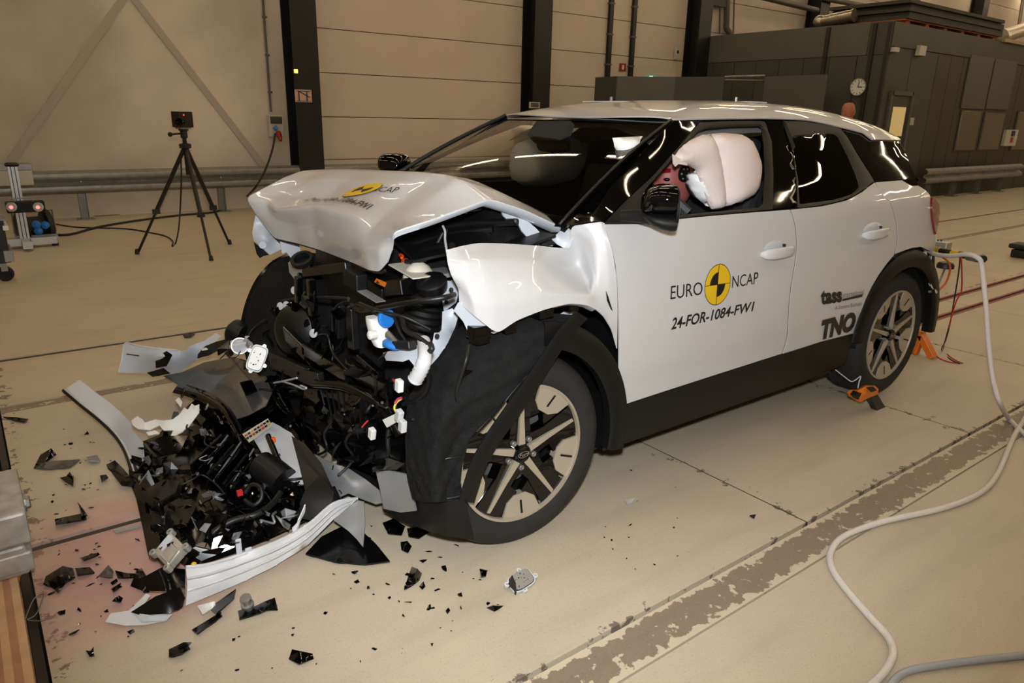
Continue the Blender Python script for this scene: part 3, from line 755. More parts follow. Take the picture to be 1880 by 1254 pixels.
def mirror(o, parent=None, name=None):
    """the same part on the car's other side"""
    me = o.data.copy(); n = len(me.vertices); co = np.empty(n*3); me.vertices.foreach_get('co', co); co = co.reshape(-1, 3); co[:, 1] *= -1
    me.vertices.foreach_set('co', co.ravel()); me.flip_normals(); me.update()
    c = bpy.data.objects.new(name or o.name.split('.')[0], me); L = o.location
    c.location = (L[0], -L[1], L[2]); link(c, parent if parent is not None else o.parent); _WL[c.name] = tuple(c.location)
    for m in o.modifiers:
        k = c.modifiers.new(m.name, m.type)
        if m.type == 'SOLIDIFY': k.thickness = m.thickness; k.offset = m.offset
        if m.type == 'EDGE_SPLIT': k.split_angle = m.split_angle; k.use_edge_sharp = False
        if m.type == 'BEVEL': k.width = m.width; k.segments = 2; k.limit_method = 'ANGLE'
    return c
def side(name, poly, m, off=0.0, step=12, thick=.004, both=True, parent=None):
    o = sheet(name, [(u, v) for u, v in poly], MT[m], parent or car, fn=lambda u, v: onS(u, v, off), step=step, thick=thick, smooth=60)
    r = mirror(o, car) if both else None
    return o, r
# ---- doors
GAPA = [(1110, 412), (1116, 430), (1125, 459), (1131, 487), (1134, 515), (1136, 560), (1136.5, 620), (1136, 746)]
GAPB = [(1450, 385), (1455, 396), (1460, 417), (1462, 440), (1461.5, 462), (1457, 495), (1452, 523), (1447.5, 563), (1446, 595), (1444.5, 617), (1440, 637), (1435, 649.5)]
GAPC = [(1606, 335), (1612, 346), (1622, 361), (1634, 371), (1640, 388), (1645, 410), (1647, 435), (1645.5, 452), (1642, 466)]
BELT1 = [(1183, 411.5), (1239, 403), (1300, 397), (1377, 390.5)]
BELT2 = [(1508, 379), (1530, 374), (1553, 368.5), (1570, 360), (1584, 352), (1596, 342)]
fd, fdr = side('front_door', GAPA[:1]+BELT1+GAPB+[(1339, 680), (1215, 720)]+GAPA[:0:-1], 'paint')
sh = lambda L, d: [(u+d, v) for u, v in L]
ARCH = [(1640, 470), (1628, 484), (1613, 505), (1600, 527), (1589, 550), (1580, 574), (1573, 597), (1569, 612)]
rd, rdr = side('rear_door', sh(GAPB, 2.2)[:1]+BELT2+GAPC+ARCH+[(1508, 627.5)]+sh(GAPB, 2.2)[:0:-1], 'paint')
qp, qpr = side('quarter_panel', sh(GAPC, 2.0)+[(1662, 459), (1675, 455), (1691, 453), (1706, 460), (1716, 462), (1718, 440), (1713, 420), (1711, 400), (1711, 372), (1707, 358), (1699, 349), (1686, 341), (1674, 342), (1656, 331)], 'paint')
# ---- sill and arch flares
sl_, _ = side('sill', [(1136, 748), (1215, 722), (1339, 682), (1436, 651), (1508, 628), (1566, 613), (1560, 640), (1557, 656), (1552, 668), (1512, 685), (1463, 703), (1317, 755), (1171, 800), (1115, 823), (1106, 812), (1120, 780)], 'trim', .004, thick=.006)
def arcflare(name, cx, r0, r1, a0, a1, m, y0, y1, n=22):
    G = []
    for k in range(n+1):
        a = math.radians(a0+(a1-a0)*k/n)
        c, s_ = math.cos(a), math.sin(a)
        G.append([(cx+c*r1, y0-.012, .37+s_*r1), (cx+c*(r1-.008), y0, .37+s_*(r1-.008)), (cx+c*(r0+.012), y1, .37+s_*(r0+.012)), (cx+c*r0, y1-.01, .37+s_*r0), (cx+c*(r0+.004), y1-.05, .37+s_*(r0+.004))])
    o = MB().grid(G, True).build(name, MT[m], car, smooth=50, solid=.004)
    mirror(o, car); return o
arcflare('wheel_arch_flare', -2.705, .405, .492, 5, 186, 'trim', .934, .942)
fr_ = arcflare('wheel_arch_flare', -.02, .400, .492, 95, 192, 'trim', .936, .944)
# ---- black greenhouse
AOUT = [(1262, 221), (1286, 221), (1274, 234), (1250, 263), (1199, 321), (1150, 366), (1108, 405), (1100, 405)]
AIN = [(1070, 408, .86), (1048, 411, .83), (1040, 418, .79), (1034, 418, .755), (1070, 384, .727), (1110, 345, .698), (1150, 306, .667), (1195, 263, .633), (1237.5, 222, .603)]
ap = sheet('a_pillar_trim', [(u, v, onS(u, v)[1]) for u, v in AOUT]+AIN, MT['gloss'], car, ax='y', step=10, thick=.004)
apr = mirror(ap, car)
def ring(name, outer, inner, m, off, n=90, thick=.012, both=True):
    def res(L):
        L = [np.array(p, float) for p in L]; L.append(L[0]); d = np.r_[0, np.cumsum([np.linalg.norm(L[i+1]-L[i]) for i in range(len(L)-1)])]
        t = np.linspace(0, d[-1], n, endpoint=False); A = np.array(L)
        return np.c_[np.interp(t, d, A[:, 0]), np.interp(t, d, A[:, 1])]
    A, B = res(outer), res(inner); v = [onS(*p, off) for p in A]+[onS(*((p+q)/2), off) for p, q in zip(A, B)]+[onS(*p, off-.012) for p in B]
    f = []
    for r_ in (0, 1):
        for k in range(n):
            k2 = (k+1) % n; f.append((r_*n+k, r_*n+k2, (r_+1)*n+k2, (r_+1)*n+k))
    f = orient(v, f, CAM)
    o = mesh_obj(name, v, f, MT[m], car, smooth=50, solid=thick)
    if both: mirror(o, car)
    return o
ring('front_window_frame', [(1109, 411), (1150, 368), (1199, 323), (1250, 265), (1273, 237), (1290, 225), (1340, 222), (1404, 222), (1417, 260), (1420, 320), (1419, 384), (1377, 388), (1300, 395), (1239, 401), (1183, 410)],
     [(1184, 401), (1184, 349), (1216, 312), (1252, 272), (1280, 243), (1294, 237), (1340, 233), (1397, 232), (1402, 265), (1404, 320), (1400, 380), (1374, 383), (1300, 390), (1239, 396), (1200, 400)], 'trim', .004)
side('mirror_sail', [(1126, 405), (1183, 348), (1187, 402)], 'trim', .001)
side('b_pillar_trim', [(1404, 222), (1440, 222), (1452, 248), (1462, 310), (1464, 374), (1450, 381), (1419, 384), (1420, 320), (1417, 260)], 'gloss', .002)
ring('rear_window_frame', [(1438, 222), (1480, 223), (1512, 228), (1543, 236), (1556, 252), (1575, 285), (1605, 332), (1594, 341), (1582, 350), (1568, 359), (1552, 366), (1530, 372), (1508, 376.5), (1464, 382), (1463, 340), (1456, 270)],
     [(1447, 250), (1480, 247), (1512, 245), (1530, 246), (1538, 252), (1556, 288), (1570, 320), (1577, 343), (1570, 351), (1562, 357), (1548, 362), (1530, 367), (1508, 370), (1468, 375), (1465, 330), (1456, 280)], 'trim', .004)
side('rear_door_glass', [(1445, 248), (1480, 245), (1512, 243), (1532, 244), (1540, 252), (1558, 288), (1579, 343), (1570, 353), (1548, 364), (1508, 372), (1466, 377), (1462, 320), (1454, 280)], 'tintglass', -.008)
side('quarter_glass', [(1546, 237), (1584, 246), (1597, 258), (1640, 259), (1652, 259), (1660, 275), (1686, 340), (1674, 340.5), (1656, 329.5), (1607, 333), (1577, 285), (1558, 253)], 'gloss', -.002)
# ---- roof
RX = [-.95, -1.1, -1.3, -1.5, -1.9, -2.25, -2.5, -2.75, -2.95, -3.12]
RZC = [1.529, 1.572, 1.602, 1.618, 1.629, 1.624, 1.608, 1.582, 1.548, 1.505]
RE = np.array([onS(u, v) for u, v in [(1237, 221), (1260, 220.5), (1280, 220), (1340, 219), (1403, 218.5), (1440, 219.5), (1480, 221.5), (1512, 227.5), (1543, 235), (1584, 245.5), (1597, 257), (1638, 258), (1651, 257.5)]])
def roofp(t, s):
    a = abs(s); xf = -.95-.07*a*a; xr_ = -3.12+(3.12+RE[-1][0])*a**3; x = xf+(xr_-xf)*t
    zc = np.interp(-x, -np.array(RX), RZC); ze = np.interp(-x, -RE[:, 0], RE[:, 2]); ye = np.interp(-x, -RE[:, 0], RE[:, 1])
    zf = zc-(zc-ze)*(.30*a**2+.70*a**7)
    return (x, s*(ye+.004), zf)
G = [[roofp(t, s_) for s_ in np.sin(np.linspace(-math.pi/2, math.pi/2, 41))] for t in np.linspace(0, 1, 44)]
MB().grid(G, True).build('roof', MT['paint'], car, smooth=60, solid=.006)
# ---- windscreen, scuttle
def wsp(s, t):
    """s -1..1 right to left, t 0 bottom 1 top"""
    top = np.array([-.95-.07*s*s, s*.602, 1.527-.004*s**2])
    bot = np.array([-.16-.13*s*s, s*.752, 1.115+.032*s*s])
    p = bot+(top-bot)*t; p[2] += .035*math.sin(math.pi*t)*(1-.6*s*s); p[0] += .012*math.sin(math.pi*t); return p
G = [[wsp(s_, t) for s_ in np.linspace(-1, 1, 25)] for t in np.linspace(0, 1, 17)]
MB().grid(G).build('windscreen', MT['glass'], car, smooth=180)
bands = MB()
nrm = np.array([.006, 0, .008])
for (s0, s1, t0, t1) in [(-1.0, -.955, 0, 1), (.955, 1.0, 0, 1), (-1, 1, .955, 1.0), (-1, 1, 0, .07)]:
    bands.grid([[wsp(s_, t)+nrm*.35 for s_ in np.linspace(s0, s1, 13)] for t in np.linspace(t0, t1, 13)])
bands.build('windscreen_border', MT['gloss'], car, smooth=180)
for s_ in (-.99, .985): MB().tube([wsp(s_, t)+nrm for t in np.linspace(0, 1, 12)], .006 if s_ > 0 else .011, 8).build('windscreen_seal', MT['cable'], car, smooth=180)
MB().grid([[(x+.05*s_*-abs(s_), s_*.77, z) for s_ in np.linspace(-1, 1, 15)] for x, z in [(-.19, 1.125), (-.02, 1.085), (.06, 1.02), (.10, .90)]], True).build('scuttle_panel', MT['black'], car, smooth=60, solid=.01)
# camera pod and mirror behind the windscreen
pc = wsp(0, .93)
v, f = patch([(985, 222, -.78), (1048, 222, -.78), (1040, 245, -.74), (1028, 258, -.72), (975, 256, -.72), (968, 246, -.74)], 'x', step=12); mesh_obj('camera_pod', v, orient(v, f, CAM), MT['int'], car, smooth=60, solid=.03)
im = [P(u, v, 'x', -.86) for u, v in [(986, 258), (1041, 255), (1041, 279), (1012, 281), (988, 276), (984, 266)]]
MB().poly(im, (-.03, -.01, 0)).build('rear_view_mirror', MT['cable'], car, bevel=.006)
# ---- rear end
def rearp(s, z):
    xr = -3.46 if z < .95 else -3.46+.55*((z-.95)/.5)**1.2
    ymax = Sy(-3.2, z) if z < 1.2 else Sy(-2.95, z)
    return (xr+.30*abs(s)**3.2*(1 if z < 1.2 else .6), s*(ymax-.01), z)
MB().grid([[rearp(s_, z) for s_ in np.linspace(-1, 1, 25)] for z in np.linspace(.5, 1.13, 12)]).build('tailgate', MT['paint'], car, smooth=60, solid=.006)
MB().grid([[rearp(s_*.90, z) for s_ in np.linspace(-1, 1, 25)] for z in np.linspace(1.14, 1.50, 10)]).build('rear_glass', MT['gloss'], car, smooth=60, solid=.005)
MB().grid([[rearp(s_*1.0, z) for s_ in np.linspace(-1, 1, 25)] for z in np.linspace(.26, .49, 6)]).build('rear_bumper', MT['trim'], car, smooth=60, solid=.006)
tl, _ = side('tail_lamp', [(1712, 363), (1719, 367), (1725, 377), (1726, 392), (1723, 412), (1719, 430), (1716, 418), (1713, 400), (1711.5, 380)], 'redlens', .012, step=6, thick=.02)
sheet('rear_bumper_corner', [(1688, 455, -3.1), (1716, 462, -3.25), (1716, 500, -3.25), (1706, 545, -3.2), (1694, 560, -3.1), (1700, 520, -3.12)], MT['trim'], car, ax='x', thick=.006)
# ---- under body shell (dark), floor pan
MB().span((-3.1, -.78, .20), (-.30, .78, .28)).build('floor_pan', MT['black'], car)
for s_ in (-1, 1):
    MB().span((-2.2, s_*.80-.04, .22), (-.48, s_*.80+.04, .46)).build('rocker_beam', MT['black'], car)
    MB().grid([[( -2.705+.43*math.cos(a), s_*y, .37+.43*math.sin(a)) for y in (.60, .92)] for a in np.linspace(0, math.pi, 16)], s_ > 0).build('rear_wheel_liner', MT['felt'], car, smooth=60, solid=.004)
    MB().box((-2.7, s_*.59, .5), (.9, .01, .6)).build('inner_wheelhouse', MT['black'], car)
MB().box((-.62, 0, .72), (.02, 1.5, .75)).build('bulkhead', MT['black'], car)
# inner door skins so the flank is not see-through
for s_ in (-1, 1):
    MB().grid([[(x, s_*(Sy(x, z)-.05), z) for x in np.linspace(-.50, -3.0, 14)] for z in np.linspace(.9, 1.15, 4)], s_ < 0).build('inner_skin', MT['int'], car, smooth=60)
# ---- interior
MB().grid([[(x, y, z) for y in np.linspace(-.72, .72, 9)] for x, z in [(-.22, 1.07), (-.45, 1.10), (-.66, 1.09), (-.76, 1.02), (-.74, .80)]], True).build('dashboard', MT['int'], car, smooth=60, solid=.02)
for y in (.37, -.37):
    st = MB().box((-1.32, y, .62), (.52, .50, .16)).build('seat', MT['int'], car, bevel=.03)
    MB().box((-1.62, y, .96), (.14, .50, .62), Matrix.Rotation(math.radians(-18), 3, 'Y')).build('backrest', MT['int'], st, bevel=.04)
    MB().box((-1.77, y, 1.36), (.09, .27, .18), Matrix.Rotation(math.radians(-12), 3, 'Y')).build('headrest', MT['int'], st, bevel=.03)
MB().box((-2.25, 0, .62), (.5, 1.25, .16)).build('rear_bench', MT['int'], car, bevel=.03)
MB().box((-2.55, 0, .98), (.14, 1.25, .62), Matrix.Rotation(math.radians(-18), 3, 'Y')).build('rear_backrest', MT['int'], car, bevel=.03)
MB().grid([[(x, y, np.interp(-x, -np.array(RX), RZC)-.045-.10*abs(y/.55)**3) for y in np.linspace(-.55, .55, 9)] for x, z in zip(np.linspace(-1.0, -2.9, 10), [0]*10)]).build('headliner', mat('pale_headliner', (150, 150, 148), .9), car, smooth=60)
sw = MB().lathe([(.17+.016*math.cos(a), .016*math.sin(a)) for a in np.linspace(0, 2*math.pi, 9)[:-1]], (-.92, .37, .98), (-.9, 0, .42), 28, close=True).build('steering_wheel', MT['int'], car, smooth=60)
MB().lathe([(.0, .03), (.06, .03), (.07, 0), (.05, -.06)], (-.92, .37, .98), (-.9, 0, .42), 16).build('hub', MT['int'], sw, smooth=60)
# passenger airbag seen through the windscreen
def pillow(name, outline, ax, bulge, m, parent, step=12, seam=True, puff=1.0):
    """closed inflated cushion from a pixel outline: both skins bulge away from the mid sheet"""
    V, Fc = mesh2d(outline, step); B = np.array([o[:2] for o in outline], float)
    d = tps([(o[0], o[1]) for o in outline], [o[2] for o in outline])(V)
    nb = len(B); n = len(V); vs = []
    def edge(p):
        m_ = 1e9
        for i in range(nb):
            a, b_ = B[i], B[(i+1) % nb]; t = np.clip(np.dot(p-a, b_-a)/max(1e-9, np.dot(b_-a, b_-a)), 0, 1); m_ = min(m_, np.linalg.norm(p-(a+t*(b_-a))))
        return m_
    E = np.array([edge(np.array(p)) for p in V]); mx = E.max(); h = bulge*np.sqrt(np.clip(1-(1-np.clip(E/mx, 0, 1))**2, 0, 1))
    i = AXI[ax]
    A = [P(u, v, ax, dd) for (u, v), dd in zip(V, d)]
    out = np.zeros(3); out[i] = 1.0
    f1 = [a+out*hh for a, hh in zip(A, h)]; f2 = [a-out*hh*puff for a, hh in zip(A, h)]
    f = orient(f1, Fc, CAM)
    fs = list(f)+[tuple(n+k for k in q[::-1]) for q in f]
    me = mesh_obj(name, f1+f2, fs, MT[m], parent, smooth=180)
    bm = bmesh.new(); bm.from_mesh(me.data); bmesh.ops.remove_doubles(bm, verts=bm.verts, dist=.0008); bm.to_mesh(me.data); bm.free()
    me.data.polygons.foreach_set('use_smooth', [True]*len(me.data.polygons))
    return me
pillow('passenger_airbag', [(956, 262, -.40), (975, 252, -.40), (1010, 250, -.40), (1050, 252, -.38), (1070, 262, -.36), (1066, 290, -.36), (1058, 315, -.36), (1045, 332, -.36), (1010, 341, -.38), (960, 341, -.40), (946, 330, -.42), (944, 305, -.42), (947, 280, -.42)], 'y', .15, 'airbag2', car)
# curtain airbags in the front side window
pillow('curtain_airbag', [(1300, 246, .70), (1330, 244, .70), (1362, 247, .70), (1374, 256, .70), (1383, 275, .71), (1391, 298, .71), (1391, 318, .72), (1387, 345, .73), (1376, 361, .74), (1352, 373, .75), (1330, 379, .75), (1322, 360, .74), (1318, 320, .73), (1314, 290, .72)], 'y', .075, 'airbag', car, 7)
pillow('curtain_airbag', [(1266, 258, .70), (1290, 247, .70), (1306, 247, .70), (1317, 275, .71), (1325, 310, .72), (1330, 345, .73), (1330, 380, .75), (1318, 385, .75), (1306, 384, .75), (1296, 362, .74), (1286, 335, .73), (1278, 312, .72), (1262, 303, .72), (1240, 300, .72), (1234, 285, .71)], 'y', .045, 'airbag', car, 7)
pillow('curtain_airbag', [(1277, 312, .69), (1286, 335, .70), (1300, 368, .71), (1308, 381, .72), (1296, 378, .71), (1280, 362, .70), (1270, 340, .69), (1267, 322, .69)], 'y', .05, 'airbag2', car, 8)
sheet('airbag_tab', [(1235, 283, .735), (1262, 300, .735), (1262, 304, .735), (1246, 301, .735), (1240, 306, .735), (1236, 300, .735)], MT['airbag'], car, step=8)
pillow('curtain_airbag', [(1124, 253, .55), (1180, 250, .6), (1168, 270, .6), (1142, 293, .58), (1130, 272, .56)], 'y', .03, 'airbag2', car, 9)
mirror(bpy.data.objects['curtain_airbag'], car)
# ---- wing mirrors
def loft(name, secs, m, parent, n=20, smooth=50, cap=True):
    """secs: list of (centre, half-width vector, half-height vector, power)"""
    vs = []; fs = []
    for c, a, b_, pw in secs:
        c = np.array(c, float); a = np.array(a, float); b_ = np.array(b_, float)
        for k in range(n):
            t = 2*math.pi*k/n; cx, sx = math.cos(t), math.sin(t)
            vs.append(c+a*math.copysign(abs(cx)**pw, cx)+b_*math.copysign(abs(sx)**pw, sx))
    for i in range(len(secs)-1):
        for k in range(n): k2 = (k+1) % n; fs.append((i*n+k, i*n+k2, (i+1)*n+k2, (i+1)*n+k))
    if cap: fs += [tuple(range(n-1, -1, -1)), tuple((len(secs)-1)*n+k for k in range(n))]
    return mesh_obj(name, vs, fs, MT[m], parent, smooth=smooth)
TM = math.radians(35); MA = np.array([math.sin(TM), math.cos(TM), 0]); MBv = np.array([math.cos(TM), -math.sin(TM), 0])
MC = P(1236, 380, 'y', 1.03)
def mirror_secs(us):
    out = []
    for u, v0, v1, hw in us:
        c = MC+MBv*((1236-u)/519.); z0, z1 = MC[2]-(v0-380)/537., MC[2]-(v1-380)/537.
        c[2] = (z0+z1)/2; out.append((c, MA*hw, np.array([0, 0, (z1-z0)/2]), .72))
    return out
mh = loft('wing_mirror', mirror_secs([(1177, 378, 388, .02), (1180, 360, 392, .05), (1187, 348, 392, .07), (1200, 340, 392, .085), (1218, 337, 392, .093), (1232, 337, 392, .095)]), 'gloss', car)
mb_ = loft('mirror_base', mirror_secs([(1176, 388, 396, .03), (1182, 391, 404, .06), (1194, 391, 414, .08), (1210, 391, 421, .088), (1226, 391, 425, .09), (1235, 391, 424, .09)]), 'trim', mh)
loft('mirror_glass_rim', mirror_secs([(1231, 338, 423, .096), (1236, 338, 423, .096), (1237.5, 342, 419, .085)]), 'trim', mh)
loft('mirror_glass', mirror_secs([(1236.5, 343, 418, .083), (1238, 343, 418, .083)]), 'alu', mh)
cM = lambda u, v, y: P(u, v, 'y', y)
MB().tube([cM(1140, 396, .895), cM(1160, 396, .93), cM(1180, 397, .97), cM(1200, 400, 1.01)], [.020, .022, .026, .028], 10, flat=.7).build('mirror_arm', MT['trim'], mh, smooth=60)
for o in list(car.children):
    if o.name.startswith('wing_mirror'):
        r_ = mirror(o, car)
        for ch in o.children: mirror(ch, r_)
# ---- door handles
def handle(u0, v0, u1, v1, door, doorr):
    a = onS(u0, v0); b_ = onS(u1, v1); d = b_-a; L = np.linalg.norm(d); d /= L; up = np.array([0, 0, 1.]); out = np.array([0, 1., 0]); c = (a+b_)/2
    cup = MB().ball((c+up*.008-out*.012), (L*.50, .022, .045), 20, 10).build('handle_recess', MT['paint_in'], door, smooth=60)
    secs = []
    for t, w_, o_ in [(-.5, .010, .004), (-.44, .021, .020), (-.25, .025, .034), (.1, .025, .037), (.35, .023, .034), (.47, .020, .024), (.5, .010, .010)]:
        p = c+d*L*t+out*o_; secs.append((p, out*.010, up*w_, .8))
    h = loft('door_handle', secs, 'paint', door)
    MB().box(c+d*L*.22+up*.024+out*.006, (.014, .016, .012)).build('lock_bezel', MT['cable'], door)
    for o in (cup, h): mirror(o, doorr)
handle(1397, 467, 1449, 457, fd, fdr); handle(1583, 432, 1623, 423, rd, rdr)
# ---- roof targets and aerial
for k, (u, v, y) in enumerate([(1122, 183, -.2), (1351, 188, .15)]):
    p = P(u, v, 'y', y); mk = MB().lathe([(.028, -.002), (.028, .004), (.008, .006), (.008, .03), (0, .03)], (p[0], y, np.interp(-p[0], -np.array(RX), RZC)-.002), (0, 0, 1), 12).build('roof_target_stud', MT['alu'], car)
    MB().box((p[0], y, np.interp(-p[0], -np.array(RX), RZC)+.002), (.14, .30, .006)).build('roof_tape', MT['paint_in'], car)
p = P(1437, 196, 'y', -.05); MB().ball((p[0], -.05, np.interp(-p[0], -np.array(RX), RZC)+.01), (.06, .025, .03)).build('roof_aerial', MT['gloss'], car, smooth=60)
# ---- wheels
def wheel(cx, yface, sg, tilt=0.0, name='wheel', width=.235):
    wr = bpy.data.objects.new(name, None); wr.empty_display_size = .1; wr.location = (cx, yface*sg, .368); link(wr, car); _WL[wr.name] = tuple(wr.location)
    c = np.array([cx, yface, .368]); R_ = .371; rr = .262
    out = (math.sin(tilt), math.cos(tilt), 0)
    o3 = np.array(out); e1 = np.array([math.cos(tilt), -math.sin(tilt), 0]); e2 = np.array([0, 0, 1.])
    objs = []
    w = width
    prof = [(rr-.012, -.012), (rr+.004, -.004), (rr+.02, .004), (rr+.05, .010), (R_-.045, .008), (R_-.018, -.006), (R_-.005, -.028), (R_, -.06)]
    tread = []
    for k in range(4):
        y0 = -.06-(w-.12)*k/4; y1 = -.06-(w-.12)*(k+1)/4
        tread += [(R_, y0-.004), (R_, y1+.006), (R_-.008, y1+.004), (R_-.008, y1-.002)]
    prof += tread+[(R_, -w+.06), (R_-.01, -w+.03), (R_-.05, -w), (rr, -w+.01)]
    objs.append((MB().lathe(prof, c, out, 72, cap=False), 'tyre', 'rubber', 35))
    objs.append((MB().lathe([(rr+.002, -.006), (rr+.002, .002), (rr-.008, .003), (rr-.010, -.012), (rr-.02, -.05), (rr-.03, -.16)], c, out, 72, cap=False), 'rim', 'machined', 30))
    objs.append((MB().lathe([(rr-.016, -.03), (rr-.03, -.14), (.09, -.15), (.0, -.15)], c, out, 48, cap=False), 'rim_barrel', 'black', 40))
    objs.append((MB().lathe([(.165, -.115), (.165, -.10), (.07, -.10), (.07, -.07), (0, -.07)], c, out, 40, cap=False), 'brake_disc', 'steel', 30))
    pt = lambda r, a, h: c+e1*(r*math.cos(a))+e2*(r*math.sin(a))+o3*h
    A0 = math.radians(17)
    face = MB()
    for k in range(5):
        a = A0+k*2*math.pi/5
        # gloss black spoke body: wide and dished
        for r0, r1, w0, w1, h0, h1 in [(.03, .12, .052, .040, -.020, -.018), (.12, .25, .040, .062, -.018, -.010)]:
            q = lambda r, ww, h: c+e1*(r*math.cos(a)-ww*math.sin(a))+e2*(r*math.sin(a)+ww*math.cos(a))+o3*h
            face.poly([q(r0, -w0, h0), q(r1, -w1, h1), q(r1, w1, h1), q(r0, w0, h0)], -o3*.05)
        q = lambda r, ww, h: c+e1*(r*math.cos(a)-ww*math.sin(a))+e2*(r*math.sin(a)+ww*math.cos(a))+o3*h
        sp_ = MB().poly([q(.035, -.014, -.006), q(.13, -.010, -.008), q(.243, -.0065, -.006), q(.246, .0065, -.006), q(.13, .010, -.008), q(.035, .014, -.006)], -o3*.02); objs.append((sp_, 'spoke_face', 'machined', 30))
        b = a+math.pi/5
        arc = [pt(.254, b+t, -.004) for t in np.linspace(-.33, .33, 9)]
        wg_ = MB().poly([pt(.170, b-.15, -.016), pt(.170, b+.15, -.016), pt(.200, b+.31, -.011)]+arc[::-1]+[pt(.200, b-.31, -.011)], -o3*.03); objs.append((wg_, 'rim_wedge', 'machined', 30))
        q2 = lambda r, ww, h: c+e1*(r*math.cos(b)-ww*math.sin(b))+e2*(r*math.sin(b)+ww*math.cos(b))+o3*h
        sl2 = MB().poly([q2(.192, -.004, -.0105), q2(.242, -.004, -.0015), q2(.242, .004, -.0015), q2(.192, .004, -.0105)], -o3*.003); objs.append((sl2, 'wedge_slot', 'gloss', 30))
        # black webs that carry the wedges
        for sg2 in (-1, 1):
            face.poly([pt(.16, b+sg2*.06, -.022), pt(.255, b+sg2*.27, -.012), pt(.255, b+sg2*.36, -.014), pt(.13, b+sg2*.36, -.024)] if sg2 > 0 else [pt(.13, b-.36, -.024), pt(.255, b-.36, -.014), pt(.255, b-.27, -.012), pt(.16, b-.06, -.022)], -o3*.03)
        # lug nut
    objs += [(face, 'spoke_backing', 'gloss', 30)]
    for k in range(5):
        a = A0+math.pi/5+k*2*math.pi/5
        objs.append((MB().lathe([(.011, -.03), (.011, -.006), (.008, -.004), (0, -.008)], pt(.057, a, 0), out, 8), 'lug_nut', 'steel', 30))
    objs.append((MB().lathe([(.034, -.02), (.034, .0), (.030, .003), (0, .003)], c, out, 28), 'centre_cap', 'gloss', 30))
    objs.append((MB().add([c+o3*.0045+e1*(r*1.0*math.cos(t))+e2*(r*.5*math.sin(t)) for r in (.024, .0215) for t in np.linspace(0, 2*math.pi, 28, endpoint=False)],
                [(k, (k+1) % 28, 28+(k+1) % 28, 28+k) for k in range(28)]), 'oval_emblem', 'alu', 30))
    for mb, nm, mt, sm in objs:
        vs = np.array(mb.v)
        if sg < 0: vs[:, 1] *= -1; fs = [q[::-1] for q in mb.f]
        else: fs = mb.f
        mesh_obj(nm, vs, fs, MT[mt], wr, smooth=sm)
    if sg > 0:
        tv, tf = text_mesh('Ford', .022, shear=.3)
        mesh_obj('emblem_script', [c+o3*.0055+e1*-(p[0])+e2*(p[1]) for p in tv], tf, MT['alu'], wr)
    return wr
def text_mesh(s, size, shear=0., bold=0., space=1.0):
    cu = bpy.data.curves.new('lettering', 'FONT'); cu.body = s; cu.size = size; cu.shear = shear; cu.offset = bold; cu.space_character = space
    cu.align_x = 'CENTER'; cu.align_y = 'CENTER'; cu.resolution_u = 3
    o = bpy.data.objects.new('lettering', cu); COL.objects.link(o)
    dg = bpy.context.evaluated_depsgraph_get(); me = bpy.data.meshes.new_from_object(o.evaluated_get(dg))
    v = [tuple(x.co)[:2] for x in me.vertices]; f = [tuple(p.vertices) for p in me.polygons]
    bpy.data.objects.remove(o); bpy.data.curves.remove(cu); bpy.data.meshes.remove(me)
    return v, f
wheel(-.006, .910, 1, math.radians(2.6)); wheel(-2.705, .905, 1, 0, width=.255); wheel(-.01, .895, -1); wheel(-2.705, .905, -1, width=.255)
# ---- decals on the doors
def flank_text(s, box, m, door, shear=0., bold=0., name='decal'):
    """lettering stretched into a pixel quadrilateral (tl, tr, br, bl) on the flank"""
    v, f = text_mesh(s, 1.0, shear, bold); A = np.array(v); lo, hi = A.min(0), A.max(0); Q = [np.array(q, float) for q in box]
    vs = []
    for p in A:
        a, b_ = (p-lo)/(hi-lo); q = (Q[3]*(1-a)+Q[2]*a)*(1-b_)+(Q[0]*(1-a)+Q[1]*a)*b_
        vs.append(onS(q[0], q[1], .0025))
    return mesh_obj(name, vs, orient(vs, f, CAM), MT[m], door)
flank_text('EURO', [(1232, 525), (1290, 517), (1290, 541), (1231, 550)], 'ink', fd, name='decal_lettering')
flank_text('NCAP', [(1345, 507), (1393, 499), (1391, 521), (1344, 529)], 'ink', fd, name='decal_lettering')
flank_text('24-FOR-1084-FW1', [(1234, 584), (1386, 553), (1384, 571), (1232, 606)], 'ink', fd, shear=.15, bold=.022, name='decal_lettering')
ce = np.array([1317.5, 522.5])
def ell(r, t): # local frame: ellipse of the round sign as seen
    return ce+r*(np.array([23.6, -3.2])*math.cos(t)+np.array([3.2, -38.0])*math.sin(t)*1.0)
def fpoly(pts, off, name, m):
    V, Fc = mesh2d([tuple(p) for p in pts], 8); vs = [onS(u, v, off) for u, v in V]; return mesh_obj(name, vs, orient(vs, Fc, CAM), MT[m], fd)
fpoly([ell(1.0, t) for t in np.linspace(0, 2*math.pi, 48, endpoint=False)], .0022, 'decal_ring', 'ink')
fpoly([ell(.965, t) for t in np.linspace(0, 2*math.pi, 48, endpoint=False)], .0030, 'decal_disc', 'yellow')
for a in (math.pi/2, -math.pi/2):
    fpoly([ce]+[ell(.6, t) for t in np.linspace(a, a+math.pi/2, 12)], .0038, 'decal_quarter', 'ink')
for a in (0, math.pi/2):
    p, q = ell(.96, a), ell(.96, a+math.pi); n_ = (q-p)/np.linalg.norm(q-p); n_ = np.array([-n_[1], n_[0]])*.5
    fpoly([p-n_, p+n_, q+n_, q-n_], .0038, 'decal_line', 'ink')
flank_text('tass', [(1507, 533), (1546, 529), (1546, 555), (1507, 560)], 'ink', rd, bold=.05, name='decal_lettering')
flank_text('international', [(1547, 537), (1586, 531), (1586, 541), (1547, 547)], 'ink_grey', rd, name='decal_lettering')
